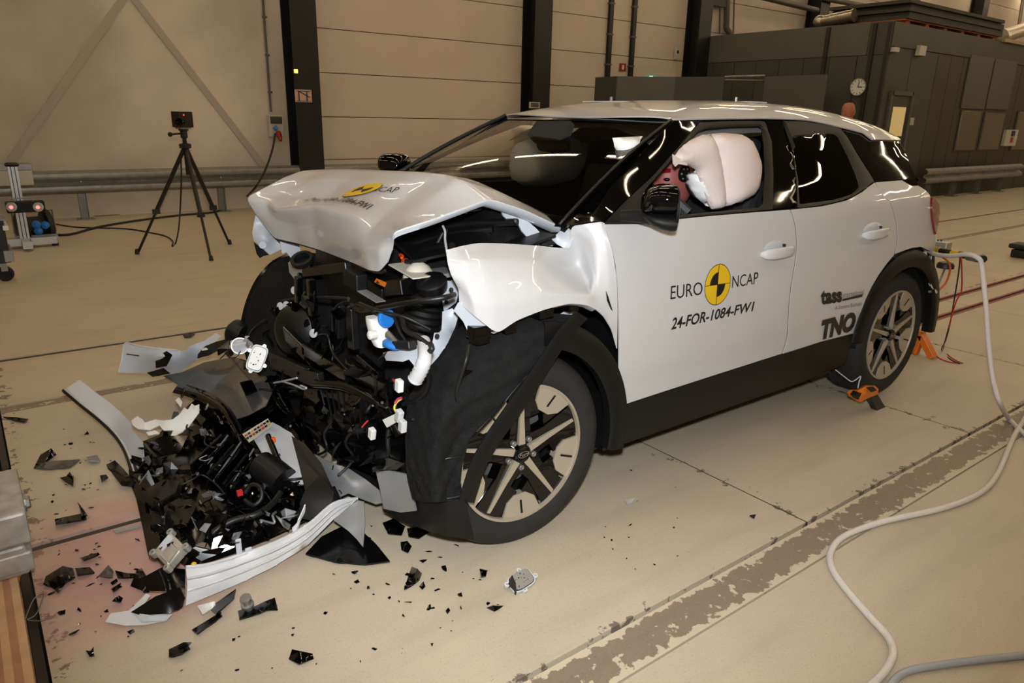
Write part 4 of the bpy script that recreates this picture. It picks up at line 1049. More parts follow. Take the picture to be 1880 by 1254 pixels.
def rpoly(pts, off, name, m):
    V, Fc = mesh2d([tuple(p) for p in pts], 8); vs = [onS(u, v, off) for u, v in V]; return mesh_obj(name, vs, orient(vs, Fc, CAM), MT[m], rd)
rpoly([(1547, 549), (1584, 540), (1583, 545), (1546, 553)], .003, 'decal_bar', 'ink')
flank_text('A Siemens Business', [(1534, 562), (1582, 553), (1582, 561), (1533, 569)], 'ink_grey', rd, name='decal_lettering')
flank_text('TNO', [(1508, 588), (1572, 571), (1570, 607), (1508, 625)], 'ink', rd, shear=.25, bold=.07, name='decal_lettering')
# ================================================================== CRUSHED FRONT
def V3(u, v, y): return P(u, v, 'y', y)
# ---- hood: rows from the rear edge to the folded front edge, columns from the car's right to its left
HR = [
 [(-.46, -.74, 1.17), (-.46, -.62, 1.18), (-.46, -.45, 1.19), (-.46, -.2, 1.19), (-.45, .05, 1.185), (-.44, .28, 1.175), (-.40, .48, 1.165), (1024, 408, .63), (1029, 418, .71)],
 [(-.20, -.74, 1.22), (-.20, -.62, 1.235), (-.20, -.45, 1.24), (-.20, -.2, 1.245), (-.2, .05, 1.24), (800, 320, .28), (868, 331, .50), (925, 357, .62), (962, 387, .725)],
 [(561, 313, -.74), (592, 311, -.62), (624, 310, -.45), (665, 311, -.2), (710, 313, .05), (760, 316, .28), (812, 321, .48), (846, 331, .60), (897, 366, .735)],
 [(525, 326, -.74), (552, 334, -.62), (586, 330, -.45), (640, 332, -.2), (682, 333, .05), (728, 338, .28), (773, 345, .42), (805, 356, .585), (850, 384, .735)],
 [(490, 344, -.74), (519, 352, -.66), (548, 362, -.54), (598, 367, -.30), (648, 360, -.03), (694, 366, .23), (735, 376, .40), (765, 384, .57), (790, 406, .735)],
 [(453, 364, -.74), (493, 371, -.63), (502, 386, -.50), (576, 377, -.15), (618, 388, .07), (655, 402, .28), (683, 421, .425), (706, 424, .57), (724, 427, .70)],
 [(474, 397, -.71), (493, 403, -.63), (533, 408, -.46), (577, 415, -.24), (612, 427, .03), (645, 442, .27), (669, 456, .455), (697, 460, .60), (723, 452, .67)],
 [(495, 424, -.68), (506, 437, -.62), (547, 446, -.46), (590, 459, -.2), (622, 471, .05), (652, 483, .28), (680, 496, .50), (698, 498, .57), (713, 481, .63)]]
G = [[(np.array(p) if abs(p[0]) < 5 else V3(*p)) for p in r] for r in HR]
G = facet(G, 8, 3)
hood = MB().grid(G).build('hood', MT['paint'], car, smooth=60)
hood.data.flip_normals() if Vector(hood.data.polygons[900].normal).dot(Vector(CAM)-hood.location) < 0 else None
m_ = hood.modifiers.new('thickness', 'SOLIDIFY'); m_.thickness = .004; m_.offset = -1
m_ = hood.modifiers.new('split', 'EDGE_SPLIT'); m_.split_angle = math.radians(60); m_.use_edge_sharp = False
# inner lip along the hood edge
edge = [g[-1] for g in G]
lip = [[p, p+np.array([0, -.006, -.014]), p+np.array([0, -.05, -.022])] for p in edge[:-8]]
MB().grid([[np.array(q) for q in r] for r in lip]).build('hood_lip', MT['paint_in'], hood, smooth=60, solid=.003)
front = [g for g in G[-1]]
MB().tube([p+np.array([-.01, 0, -.006]) for p in front[:-6]], .006, 6).build('hood_seal', MT['cable'], hood, smooth=60)
# hood decals, laid on the buckled sheet by parameter
def hood_uv(a, b_):
    i = a*(len(G)-1); j = b_*(len(G[0])-1); i0 = min(int(i), len(G)-2); j0 = min(int(j), len(G[0])-2); fi, fj = i-i0, j-j0
    p = (G[i0][j0]*(1-fi)+G[i0+1][j0]*fi)*(1-fj)+(G[i0][j0+1]*(1-fi)+G[i0+1][j0+1]*fi)*fj
    e1 = G[i0+1][j0]-G[i0][j0]; e2 = G[i0][j0+1]-G[i0][j0]; n = np.cross(e1, e2); n /= np.linalg.norm(n)+1e-9
    if np.dot(n, CAM-p) < 0: n = -n
    return p+n*.008
GPX = [[PJ(p) for p in r] for r in G]
def hood_px(u, v):
    """hood parameter for a pixel (nearest cell on the visible rows)"""
    best = None
    for i in range(17, len(G)):
        for j in range(len(G[0])):
            q = GPX[i][j]; d = (q[0]-u)**2+(q[1]-v)**2
            if best is None or d < best[0]: best = (d, i, j)
    _, i, j = best; i = min(max(i, 1), len(G)-2); j = min(max(j, 1), len(G[0])-2)
    q0 = np.array(GPX[i][j]); di = (np.array(GPX[i+1][j])-np.array(GPX[i-1][j]))/2; dj = (np.array(GPX[i][j+1])-np.array(GPX[i][j-1]))/2
    s_ = np.linalg.lstsq(np.c_[di, dj], np.array([u, v])-q0, rcond=None)[0]
    return np.clip((i+s_[0])/(len(G)-1), 0, 1), np.clip((j+s_[1])/(len(G[0])-1), 0, 1)
def hood_quad(box):
    return [np.array(hood_px(*q)) for q in box]
def hood_text(s, box, m, shear=0., bold=0.):
    v, f = text_mesh(s, 1.0, shear, bold); A = np.array(v); lo, hi = A.min(0), A.max(0); Q = hood_quad(box); vs = []
    for p in A:
        a, b_ = (p-lo)/(hi-lo); q = (Q[3]*(1-a)+Q[2]*a)*(1-b_)+(Q[0]*(1-a)+Q[1]*a)*b_; vs.append(hood_uv(*q))
    mesh_obj('decal_lettering', vs, orient(vs, f, CAM), MT[m], hood)
hood_text('24-FOR-1084-FW1', [(575, 366), (688, 379), (676, 389), (556, 371)], 'ink', .2, .02)
hood_text('NCAP', [(688, 346), (738, 346), (728, 357), (680, 353)], 'ink')
cq = np.array(hood_px(668, 351)); e_u = np.array(hood_px(704, 341))-cq; e_v = np.array(hood_px(672, 358))-cq
def hdisc(r, a0, a1, n, name, m, lift):
    ring_ = [cq+r*(e_u*math.cos(t)+e_v*math.sin(t)) for t in np.linspace(a0, a1, n, endpoint=False)]
    pts = [cq]+ring_; full = abs(a1-a0) > 6
    mid = [cq+(q-cq)*.5 for q in ring_]
    vs = [hood_uv(*q)+np.array([0, 0, lift]) for q in [cq]+mid+ring_]; fs = []
    for k in range(n if full else n-1):
        k2 = (k+1) % n; fs += [(0, 1+k, 1+k2), (1+k, 1+n+k, 1+n+k2, 1+k2)]
    mesh_obj(name, vs, orient(vs, fs, CAM), MT[m], hood)
hdisc(1.03, 0, 2*math.pi, 40, 'decal_ring', 'ink', 0); hdisc(1.0, 0, 2*math.pi, 40, 'decal_disc', 'yellow', .0012)
for a in (.4, .4+math.pi): hdisc(.6, a, a+math.pi/2, 12, 'decal_quarter', 'ink', .0024)
# ---- left front wing (fender), buckled
FR = [
 [(819, 459, .80), (850, 451, .79), (879, 446, .79), (928, 447, .79), (986, 451, .785), (1025, 455, .78), (1044, 456, .77), (1049, 416, .80), (1076, 411, .835), (1104, 407, .87), (1108, 411, .888)],
 [(822, 485, .83), (856, 480, .87), (885, 478, .875), (930, 478, .865), (988, 480, .865), (1033, 490, .80), (1062, 487, .735), (1070, 450, .80), (1090, 450, .87), (1112, 455, .905), (1124, 459, .915)],
 [(829, 507, .85), (860, 520, .905), (893, 516, .915), (935, 513, .915), (985, 512, .91), (1035, 518, .89), (1082, 526, .85), (1088, 500, .87), (1096, 505, .895), (1118, 505, .918), (1132, 508, .924)],
 [(842, 530, .86), (868, 552, .925), (903, 562, .945), (942, 552, .945), (990, 540, .945), (1038, 538, .938), (1082, 541, .93), (1092, 541, .922), (1104, 543, .924), (1122, 546, .928), (1134, 560, .930)],
 [(843, 557, .865), (874, 583, .925), (913, 613, .945), (949, 588, .947), (1000, 568, .947), (1046, 557, .945), (1078, 560, .943), (1096, 569, .94), (1110, 582, .94), (1124, 606, .938), (1133, 640, .936)]]
GF = facet([[V3(*p) for p in r] for r in FR], 8, 4)
fen = MB().grid(GF); fen.f = orient(fen.v, fen.f, CAM); fen = fen.build('front_wing', MT['paint'], car, smooth=60, solid=.004)
# lower flange and torn bracket of the wing
fl_ = [[p, p+np.array([0, -.02, -.012]), p+np.array([0, -.035, -.012])] for p in GF[-1][16:56]]
MB().grid(fl_).build('wing_flange', MT['paint_in'], fen, smooth=60, solid=.003)
sheet('wing_bracket', [(841, 556, .87), (852, 553, .88), (874, 578, .90), (905, 605, .92), (893, 610, .91), (880, 604, .90), (872, 623, .88), (862, 615, .88), (850, 590, .87), (833, 570, .86)], MT['paint_in'], fen, step=10)
for (u0, v0, u1, v1, y) in [(871, 603, 896, 616, .92), (876, 616, 893, 628, .90), (929, 595, 942, 607, .945), (991, 566, 1010, 580, .945), (1046, 558, 1056, 569, .93)]:
    a = V3(u0, v0, y); b_ = V3(u1, v1, y-.02); MB().span(a, b_-np.array([0, .03, 0])).build('wing_clip', MT['shiny'], fen, bevel=.003)
sheet('wing_stay', [(1016, 585, .86), (1046, 566, .86), (1058, 572, .86), (1059, 582, .86), (1044, 591, .86), (1020, 590, .86)], MT['paint_in'], fen, step=10)
sheet('slot_trim', [(1113, 535, .931), (1117, 545, .932), (1125, 571, .934), (1122, 568, .934), (1115, 552, .933)], MT['trim'], fen, step=8, thick=.002)
# right front wing (far side): plain stub with torn edge
MB().grid([[(x, -(.93-.04*max(0, x)-.10*max(0, (z-.95)/.2)**2), z) for x in np.linspace(-.38, .22, 9)] for z in np.linspace(.86, 1.15, 8)]).build('front_wing', MT['paint'], car, smooth=60, solid=.004)
# ---- wheel house liner of the left front wheel (felt), pushed back over the tyre
X3 = lambda u, v, x: P(u, v, 'x', x)
GL = [
 [X3(757, 917, .405), X3(775, 921, .405), X3(800, 922, .395), V3(824, 920, .952), V3(845, 914, .958)],
 [X3(748, 880, .41), X3(770, 884, .41), X3(798, 886, .40), V3(824, 886, .955), V3(846, 886, .96)],
 [X3(745, 845, .41), X3(770, 846, .41), X3(798, 848, .40), V3(826, 850, .955), V3(850, 852, .96)],
 [X3(744, 790, .395), X3(775, 788, .395), X3(808, 792, .385), V3(838, 800, .955), V3(864, 806, .96)],
 [X3(752, 727, .35), X3(785, 725, .35), X3(825, 735, .335), V3(862, 755, .96), V3(897, 770, .96)],
 [X3(788, 676, .27), X3(820, 680, .27), X3(862, 692, .25), V3(905, 712, .965), V3(944, 722, .96)],
 [V3(826, 625, .70), V3(860, 632, .82), V3(905, 645, .92), V3(955, 660, .955), V3(993, 672, .955)],
 [V3(845, 600, .68), V3(885, 600, .80), V3(930, 605, .88), V3(985, 612, .935), V3(1030, 622, .94)],
 [V3(870, 570, .66), V3(905, 572, .75), V3(950, 575, .82), V3(1005, 575, .88), V3(1052, 578, .905)]]
rn = random.Random(3)
GL = crgrid(GL, 6, 6, .45)
for i in range(2, len(GL)-1):
    for j in range(1, len(GL[0])-1): GL[i][j] = GL[i][j]+np.array([.004*math.sin(i*.9+j*1.7)+rn.uniform(-.003, .003), .004*math.sin(j*1.1-i*.6), 0])
ln_ = MB().grid(GL); ln_.f = orient(ln_.v, ln_.f, CAM); liner = ln_.build('wheel_liner', MT['felt'], car, smooth=70, solid=.004)
for pts in ([(752, 838, .80), (790, 845, .915), (825, 841, .962), (846, 838, .965)], [(764, 915, .83), (800, 918, .93), (845, 911, .965)], [(868, 804, .965), (905, 765, .965), (945, 715, .968), (985, 672, .965), (1020, 640, .955), (1040, 618, .945)]):
    MB().tube(cr([V3(*p) for p in pts], 6), .004, 6).build('liner_edge', MT['black'], liner, smooth=60)
sheet('liner_opening', [(838, 705, .93), (848, 678, .93), (868, 680, .935), (862, 715, .95), (847, 748, .95), (832, 742, .94)], MT['shiny'], liner, step=10)
# detached flare strip hanging straight across the wheel
def strip(name, cl, w, m, parent, th=.004):
    G_ = []
    for (u, v, y, du, dv) in cl: G_.append([V3(u-du, v-dv, y), V3(u, v, y+.006), V3(u+du, v+dv, y)])
    G_ = crgrid(G_, 3, 6); mb = MB().grid(G_); mb.f = orient(mb.v, mb.f, CAM); return mb.build(name, MT[m], parent, smooth=60, solid=th)
strip('flare_strip', [(1068, 578, .955, 11, 7), (1040, 608, .965, 10, 8), (1010, 652, .972, 10, 9), (975, 706, .975, 11, 9), (940, 756, .976, 12, 9), (905, 806, .976, 12, 8), (880, 850, .976, 13, 6), (866, 890, .974, 14, 4), (857, 922, .97, 14, 2)], 12, 'trim', car)
# lower corner piece of the bumper still hanging on the car
sheet('bumper_corner', [(703, 938, .58), (735, 938, .68), (762, 925, .76), (765, 917, .79), (800, 921, .90), (845, 916, .97), (856, 922, .98), (862, 950, .98), (871, 988, .975), (850, 989, .96), (821, 985, .93), (790, 977, .87), (755, 963, .76), (725, 950, .66)], MT['trim'], car, ctrl=[(800, 950, .91), (840, 955, .965)], thick=.005)
# ---- silver skid trim
sheet('skid_trim', [(690, 866, .62), (715, 864, .68), (746, 871, .76), (755, 900, .78), (764, 938, .79), (735, 941, .72), (704, 934, .64), (699, 905, .63)], MT['silver'], car, thick=.006)
# ---- front structure seen through the torn nose
core = sheet('front_bulkhead', [(452, 640, .24), (470, 540, .22), (500, 478, .20), (560, 462, .16), (640, 475, .14), (700, 470, .12), (725, 440, .08), (815, 452, .05), (845, 560, .10), (835, 620, .14), (770, 680, .22), (755, 790, .26), (750, 880, .26), (690, 905, .28), (600, 850, .28), (530, 800, .28), (470, 720, .26)], MT['felt'], car, ax='x', ctrl=[(620, 640, .20), (700, 700, .24), (560, 600, .22), (640, 560, .14)], step=22)
MB().box((-.05, 0, .62), (.42, 1.05, .62)).build('motor_bay', MT['black'], car, bevel=.02)
# bay floor and firewall seen below the raised hood
sheet('bay_cover', [(722, 440, .18), (760, 425, .05), (830, 400, -.05), (895, 375, -.10), (960, 405, -.2), (990, 440, -.25), (900, 452, -.02), (818, 465, .18), (760, 478, .22)], MT['black'], car, ax='x', step=16, thick=.01)
for (u0, v0, u1, v1, x0, x1) in [(760, 448, 905, 420, .12, -.06), (790, 420, 950, 408, .05, -.12), (770, 462, 830, 452, .16, .14)]:
    MB().tube([P(u0, v0, 'x', x0), P((u0+u1)/2, (v0+v1)/2-4, 'x', (x0+x1)/2), P(u1, v1, 'x', x1)], .014, 8).build('bay_rib', MT['black'], car, smooth=60)
MB().tube(cr([V3(*p) for p in [(855, 385, .5), (905, 380, .52), (925, 400, .56), (950, 425, .58), (962, 440, .58)]], 5), .018, 8).build('strut_hose', MT['shiny'], car, smooth=60)
MB().tube(cr([V3(*p) for p in [(813, 415, .70), (817, 425, .72), (817, 440, .74), (820, 460, .78)]], 5), .004, 6).build('prop_wire', MT['ghose'], car)
# hood hinge (white pressed steel)
sheet('hood_hinge', [(921, 385, .66), (928, 384, .66), (937, 393, .66), (955, 398, .67), (973, 409, .68), (985, 420, .69), (996, 432, .70), (1006, 444, .71), (1016, 452, .71), (985, 452, .70), (972, 440, .69), (958, 424, .68), (952, 412, .67), (931, 403, .66), (924, 396, .66)], MT['paint_in'], car, step=9, thick=.008)
for u, v in ((947, 406), (993, 445)): MB().lathe([(.009, 0), (.009, .01), (0, .012)], V3(u, v, .70), (.3, .9, .2), 10).build('hinge_bolt', MT['cable'], car)
sheet('hood_inner_brace', [(905, 367, .70), (912, 366, .70), (950, 385, .70), (995, 405, .70), (1000, 408, .70), (978, 410, .69), (955, 398, .69), (928, 384, .69)], MT['paint_in'], car, step=9, thick=.004)
sheet('pillar_bracket', [(1010, 436, .74), (1020, 432, .74), (1028, 425, .76), (1036, 428, .77), (1044, 420, .79), (1050, 424, .79), (1052, 440, .79), (1045, 456, .78), (1034, 455, .77), (1022, 448, .75)], MT['paint_in'], car, step=7, thick=.004)
# bay contents on the left side
def blk(name, u0, v0, u1, v1, x, d, m, bev=.006, rot=0.0, par=None):
    a = P(u0, v0, 'x', x); b_ = P(u1, v1, 'x', x); c = (a+b_)/2; c[0] -= d/2
    return MB().box(c, (d, abs(b_[1]-a[1]), abs(b_[2]-a[2])), Matrix.Rotation(math.radians(rot), 3, 'X')).build(name, MT[m], par or car, bevel=bev)
MT['cream'] = mat('cream_plastic', (206, 200, 184), .5, vary=.05, vscale=10); MT['clearish'] = mat('milky_plastic', (190, 192, 194), .35)
MT['foam'] = mat('grey_foam', (120, 120, 120), .9, vary=.2, vscale=60)
blk('brake_reservoir', 712, 489, 758, 509, .27, .10, 'cream', .008, -6)
MB().ball(P(768, 511, 'x', .20), (.06, .045, .06)).build('expansion_tank', MT['cream'], car, smooth=60)
blk('fuse_box', 776, 492, 816, 514, .16, .10, 'foam', .006, 4)
MB().lathe([(.052, -.02), (.055, .0), (.055, .012), (.045, .02), (0, .02)], P(793, 521, 'x', .20), (.35, .25, .9), 22).build('cap_cover', MT['black'], car, smooth=40)
oc = blk('orange_connector', 736, 474, 747, 487, .16, .03, 'orange2', .004); MB().tube(cr([P(738, 474, 'x', .15), P(734, 468, 'x', .13), P(741, 470, 'x', .12)], 4), .006, 6).build('lead', MT['orange2'], oc)
blk('junction_box', 702, 508, 736, 552, .30, .10, 'shiny', .006, 14)
blk('control_box', 654, 505, 700, 545, .27, .10, 'black', .006, -8)
st_ = sheet('warning_sticker', [(687, 518, .345), (691, 511, .345), (709, 519, .345), (706, 527, .345)], MT['orange'], car, ax='x', step=30, thick=.002)
MB().poly([P(690, 519, 'x', .348), P(693, 514, 'x', .348), P(697, 521, 'x', .348)]).build('warning_triangle', MT['ink'], st_)
blk('module_box', 628, 494, 654, 536, .36, .05, 'trim', .008, -2); blk('grey_bracket', 655, 538, 690, 552, .36, .04, 'foam', .004, -4)
MB().tube(cr([P(u, v, 'x', x) for u, v, x in [(645, 560, .38), (665, 572, .40), (702, 565, .42), (756, 555, .40), (813, 547, .33), (834, 541, .28)]], 5), [.009]*26, 10).build('cross_bar', MT['black'], car, smooth=60)
blk('bar_plate', 652, 564, 700, 578, .41, .03, 'shiny', .003, 3)
# strut with gaiter
q0, q1 = P(790, 522, 'x', .16), P(768, 615, 'x', .20); dq = q1-q0
prof = [(.0, 0), (.075, 0)]
for k in range(14): prof.append((.068+.008*(k % 2), (k+1)/15*np.linalg.norm(dq)))
MB().lathe(prof+[(.0, np.linalg.norm(dq))], q0, dq, 20).build('strut_gaiter', MT['trim'], car, smooth=30)
sheet('strut_bracket', [(803, 512, .14), (825, 516, .13), (841, 512, .12), (843, 530, .12), (836, 555, .14), (815, 572, .16), (811, 545, .15), (806, 530, .15)], MT['paint_in'], car, ax='x', step=9, thick=.004)
sheet('apron_panel', [(812, 572, .20), (830, 566, .18), (842, 578, .16), (836, 600, .17), (822, 630, .20), (805, 655, .24), (789, 673, .27), (790, 650, .27), (797, 612, .25), (806, 612, .24), (811, 606, .24)], MT['paint_in'], car, ax='x', step=10, thick=.004)
for (u, v, x) in [(803, 617, .27), (829, 532, .16), (820, 555, .17)]: MB().lathe([(.008, 0), (.008, .004), (0, .005)], P(u, v, 'x', x), (.8, .5, .2), 10).build('bolt_hole', MT['cable'], car)
sheet('lamp_bracket', [(703, 648, .44), (730, 641, .44), (769, 633, .42), (774, 657, .41), (763, 675, .42), (751, 660, .43), (740, 664, .44), (709, 662, .45)], MT['paint_in'], car, ax='x', step=9, thick=.004)
MB().box(P(742, 633, 'x', .45), (.03, .11, .025), Matrix.Rotation(math.radians(14), 3, 'X')).build('sensor_box', MT['cable'], car, bevel=.004)
pmp = loft('washer_pump', [(P(688, 582, 'x', .42), (0, .028, 0), (.028, 0, 0), .7), (P(690, 590, 'x', .42), (0, .034, 0), (.03, 0, 0), .7), (P(694, 606, 'x', .42), (0, .036, 0), (.03, 0, 0), .7), (P(698, 622, 'x', .42), (0, .034, 0), (.03, 0, 0), .7), (P(701, 634, 'x', .42), (0, .030, 0), (.024, 0, 0), .7)], 'whitep', car)
MB().lathe([(.015, 0), (.015, .025), (0, .03)], P(690, 614, 'x', .45), (1, .2, .1), 10).build('pump_port', MT['whitep'], pmp)
MB().lathe([(.032, -.008), (.035, 0), (.032, .008)], P(709, 584, 'x', .40), (-.35, 1, .1), 18).build('blue_cap', MT['blue'], pmp, smooth=40)
MB().ball(P(722, 632, 'x', .45), (.03, .05, .015)).build('blue_plug', MT['blue'], car, smooth=60)
MB().tube([P(712, 612, 'x', .45), P(728, 630, 'x', .45)], .010, 10).build('steel_pin', MT['steel'], car, smooth=60)
MB().tube([P(690, 575, 'x', .34), P(694, 560, 'x', .33)], .022, 10).build('pump_motor', MT['shiny'], car, smooth=60)
# corrugated filler pipe
q = cr([P(u, v, 'x', x) for u, v, x in [(778, 627, .40), (780, 645, .43), (779, 662, .45), (772, 680, .46), (761, 699, .47)]], 6)
MB().tube(q, [.021+.003*(k % 2)*(k > 12) for k in range(len(q))], 14).build('filler_pipe', MT['clearish'], car, smooth=50)
def wire(pts, r, m='cable', ax='x', name='hose', par=None):
    q = cr([P(u, v, ax, d) for u, v, d in pts], 5); return MB().tube(q, r, 7).build(name, MT[m], par or car, smooth=60)
wire([(790, 632, .42), (793, 640, .43), (786, 650, .43), (786, 672, .42), (788, 690, .38), (784, 715, .36), (765, 735, .36), (735, 745, .36), (720, 760, .38), (712, 800, .40), (714, 835, .40), (717, 860, .36)], .009)
wire([(738, 580, .40), (742, 600, .41), (752, 612, .42), (768, 620, .42), (786, 633, .42)], .008)
wire([(640, 552, .40), (620, 560, .40), (610, 580, .40), (611, 630, .40), (610, 660, .42), (597, 670, .44)], .004)
wire([(640, 548, .40), (600, 546, .38), (545, 548, .34), (515, 555, .32), (505, 575, .32), (498, 640, .36)], .006)
wire([(722, 575, .40), (735, 610, .42), (755, 640, .42), (773, 657, .40)], .004)
wire([(660, 556, .42), (690, 568, .44), (720, 576, .43), (750, 585, .40), (790, 605, .34)], .005)
wire([(860, 635, .30), (856, 660, .33), (846, 690, .34), (838, 720, .33), (841, 745, .30)], .006)
wire([(820, 423, .10), (812, 430, .12), (790, 470, .16), (770, 478, .2), (745, 480, .22)], .008)
MT['wy'] = mat('yellow_wire', (200, 190, 50), .5); MT['wm'] = mat('magenta_wire', (170, 40, 90), .5); MT['wred'] = mat('red_wire', (190, 40, 40), .5)
wire([(737, 732, .44), (729, 738, .45), (724, 748, .46), (727, 756, .46)], .004, 'wy'); wire([(738, 730, .44), (730, 733, .45), (725, 741, .46)], .004, 'wm'); wire([(722, 697, .44), (730, 706, .45), (737, 714, .45)], .004, 'wred')
wire([(664, 785, .48), (672, 776, .46), (676, 772, .45)], .003, 'wred')
# ---- far side wheel house (black), its rim band and torn metal
dome = [(443, 622, -.93), (448, 585, -.93), (458, 548, -.93), (475, 512, -.93), (500, 483, -.92), (530, 470, -.88), (552, 478, -.62), (560, 520, -.40), (552, 580, -.42), (535, 640, -.46), (505, 690, -.50), (475, 690, -.58), (452, 660, -.76)]
sheet('wheel_liner', dome, MT['felt'], car, ax='y', ctrl=[(500, 570, -.66), (520, 520, -.62), (490, 640, -.62)], step=14)
band = [[V3(u, v, -.94), V3(u+du, v+dv, -.90)] for u, v, du, dv in [(438, 624, 9, 4), (443, 585, 12, 4), (453, 548, 14, 6), (470, 512, 15, 8), (496, 482, 13, 10), (528, 464, 6, 12)]]
bb = MB().grid(crgrid(band, 3, 5)); bb.f = orient(bb.v, bb.f, CAM); bb.build('wheel_arch_band', MT['shiny'], car, smooth=60, solid=.004)
MB().lathe([(.06, -.05), (.07, -.02), (.07, .02), (.05, .04), (0, .04)], V3(436, 612, -.93), (.5, -.8, .2), 20).build('arch_end', MT['black'], car, smooth=40)
sheet('torn_wing_metal', [(469, 395, -.76), (476, 402, -.76), (490, 420, -.75), (505, 439, -.74), (514, 448, -.73), (516, 458, -.73), (506, 463, -.74), (496, 468, -.74), (480, 455, -.75), (466, 442, -.76), (463, 428, -.77), (466, 410, -.77)], MT['paint_in'], car, ctrl=[(485, 437, -.70)], step=9)
sheet('torn_wing_metal', [(513, 440, -.70), (530, 442, -.68), (549, 449, -.65), (553, 463, -.63), (545, 470, -.64), (535, 475, -.66), (526, 463, -.68), (518, 466, -.69)], MT['paint_in'], car, step=9)
MB().lathe([(.012, 0), (.018, .004), (.018, .008), (.010, .008)], V3(483, 450, -.70), (.5, .8, .2), 12).build('press_hole', MT['paint_in'], car)
sheet('torn_felt', [(466, 445, -.78), (480, 455, -.77), (494, 468, -.76), (484, 470, -.77), (477, 474, -.78), (471, 466, -.78)], MT['felt'], car, step=9)
sheet('lamp_reservoir', [(529, 482, .26), (540, 474, .25), (552, 464, .24), (562, 472, .25), (569, 490, .28), (565, 504, .30), (548, 500, .30), (540, 512, .29), (531, 500, .28)], MT['clearish'], car, ax='x', ctrl=[(550, 488, .33)], step=9, thick=.01)
MB().lathe([(.05, 0), (.05, .02), (.035, .02), (.035, .0)], P(556, 480, 'x', .32), (.4, .3, .8), 18).build('reservoir_neck', MT['trim'], car)
for (u, v, x) in [(515, 562, .36), (537, 562, .37), (541, 533, .34), (576, 612, .42), (526, 560, .36)]: MB().lathe([(.018, 0), (.018, .004), (.006, .006), (0, .006)], P(u, v, 'x', x), (.8, .5, .2), 12).build('pad_washer', MT['clearish'], car)
def lgt(u0, v0, u1, v1, x, w, m='shiny', d=.03, name='grille_post'):
    a, b_ = P(u0, v0, 'x', x), P(u1, v1, 'x', x); dd = b_-a; L = np.linalg.norm(dd); an = math.atan2(dd[1], -dd[2])
    return MB().box((a+b_)/2, (d, w, L), Matrix.Rotation(an, 3, 'X')).build(name, MT[m], car, bevel=.004)
lgt(548, 508, 548, 570, .36, .03); lgt(570, 512, 575, 580, .38, .035); lgt(625, 560, 624, 620, .38, .03, 'black'); lgt(645, 565, 650, 640, .38, .05, 'black')
lgt(560, 500, 640, 490, .30, .04, 'black'); lgt(525, 610, 565, 650, .42, .06, 'shiny'); lgt(500, 660, 590, 700, .44, .07, 'black')
lgt(560, 640, 640, 690, .42, .05, 'shiny'); lgt(640, 670, 715, 720, .40, .06, 'shiny'); lgt(660, 655, 700, 690, .40, .025, 'shiny')
MB().lathe([(.09, 0), (.11, .03), (.11, .06), (.07, .09), (0, .09)], P(555, 605, 'x', .34), (.85, .4, .2), 24).build('horn', MT['black'], car, smooth=40)
# radiator pack, tilted, with mesh fins
rad = sheet('radiator', [(560, 700, .40), (600, 668, .36), (655, 690, .35), (720, 730, .36), (745, 780, .34), (735, 850, .32), (700, 880, .32), (640, 850, .38), (585, 800, .42), (555, 750, .42)], MT['shiny'], car, ax='x', step=16, thick=.04)
for k in range(9):
    t = k/8; a = P(585+t*90, 700+t*30, 'x', .455-.06*t); b_ = P(600+t*70, 760+t*30, 'x', .455-.06*t)
    MB().tube([a, b_], .0035, 5).build('radiator_fin', MT['black'], rad)
wire([(580, 705, .46), (640, 712, .44), (700, 745, .42), (735, 800, .40)], .02, 'shiny', name='radiator_tank')
# random torn plastic and brackets filling the nose
def shard(rg_, c, size, m, name, parent=None, nv=None, thick=None, up=None):
    n = nv or rg_.choice([3, 4, 4, 5, 6]); c = np.array(c, float)
    nr = Vector((rg_.uniform(-1, 1), rg_.uniform(-1, 1), rg_.uniform(-1, 1))) if up is None else Vector(up)+Vector((rg_.uniform(-.3, .3), rg_.uniform(-.3, .3), 0))
    nr.normalize(); e1 = nr.orthogonal().normalized(); e1.rotate(Matrix.Rotation(rg_.uniform(0, 6.3), 3, nr)); e2 = nr.cross(e1)
    el = rg_.uniform(.35, 1.0); pts = []
    for k in range(n):
        a = 2*math.pi*(k+rg_.uniform(-.3, .3))/n; r = size*rg_.uniform(.55, 1.1)
        pts.append(Vector(c)+e1*(math.cos(a)*r)+e2*(math.sin(a)*r*el)+nr*(size*rg_.uniform(-.12, .12)))
    mid = sum(pts, Vector())/n+nr*(size*rg_.uniform(-.2, .3)); th = thick or size*.06
    vs = pts+[mid]+[p-nr*th for p in pts]+[mid-nr*th]; N = n+1
    fs = [(k, (k+1) % n, n) for k in range(n)]+[(N+(k+1) % n, N+k, N+n) for k in range(n)]+[((k+1) % n, k, N+k, N+(k+1) % n) for k in range(n)]
    return mesh_obj(name, vs, fs, MT[m], parent)
rg1 = random.Random(21)
NOSE = [(470, 600), (500, 560), (560, 520), (620, 540), (700, 590), (735, 690), (735, 850), (690, 880), (600, 830), (520, 760), (480, 690)]
cnt = 0
while cnt < 120:
    u, v = rg1.uniform(460, 745), rg1.uniform(500, 890)
    if not inpoly((u, v), NOSE): continue
    x = .34+rg1.uniform(-.02, .10)+(.03 if v > 700 else 0)
    if u > 660 and v < 640: continue
    shard(rg1, P(u, v, 'x', x), rg1.uniform(.018, .065), rg1.choice(['shiny', 'shiny', 'black', 'gloss', 'gloss']), rg1.choice(['torn_bracket', 'broken_grille', 'torn_trim']), car); cnt += 1
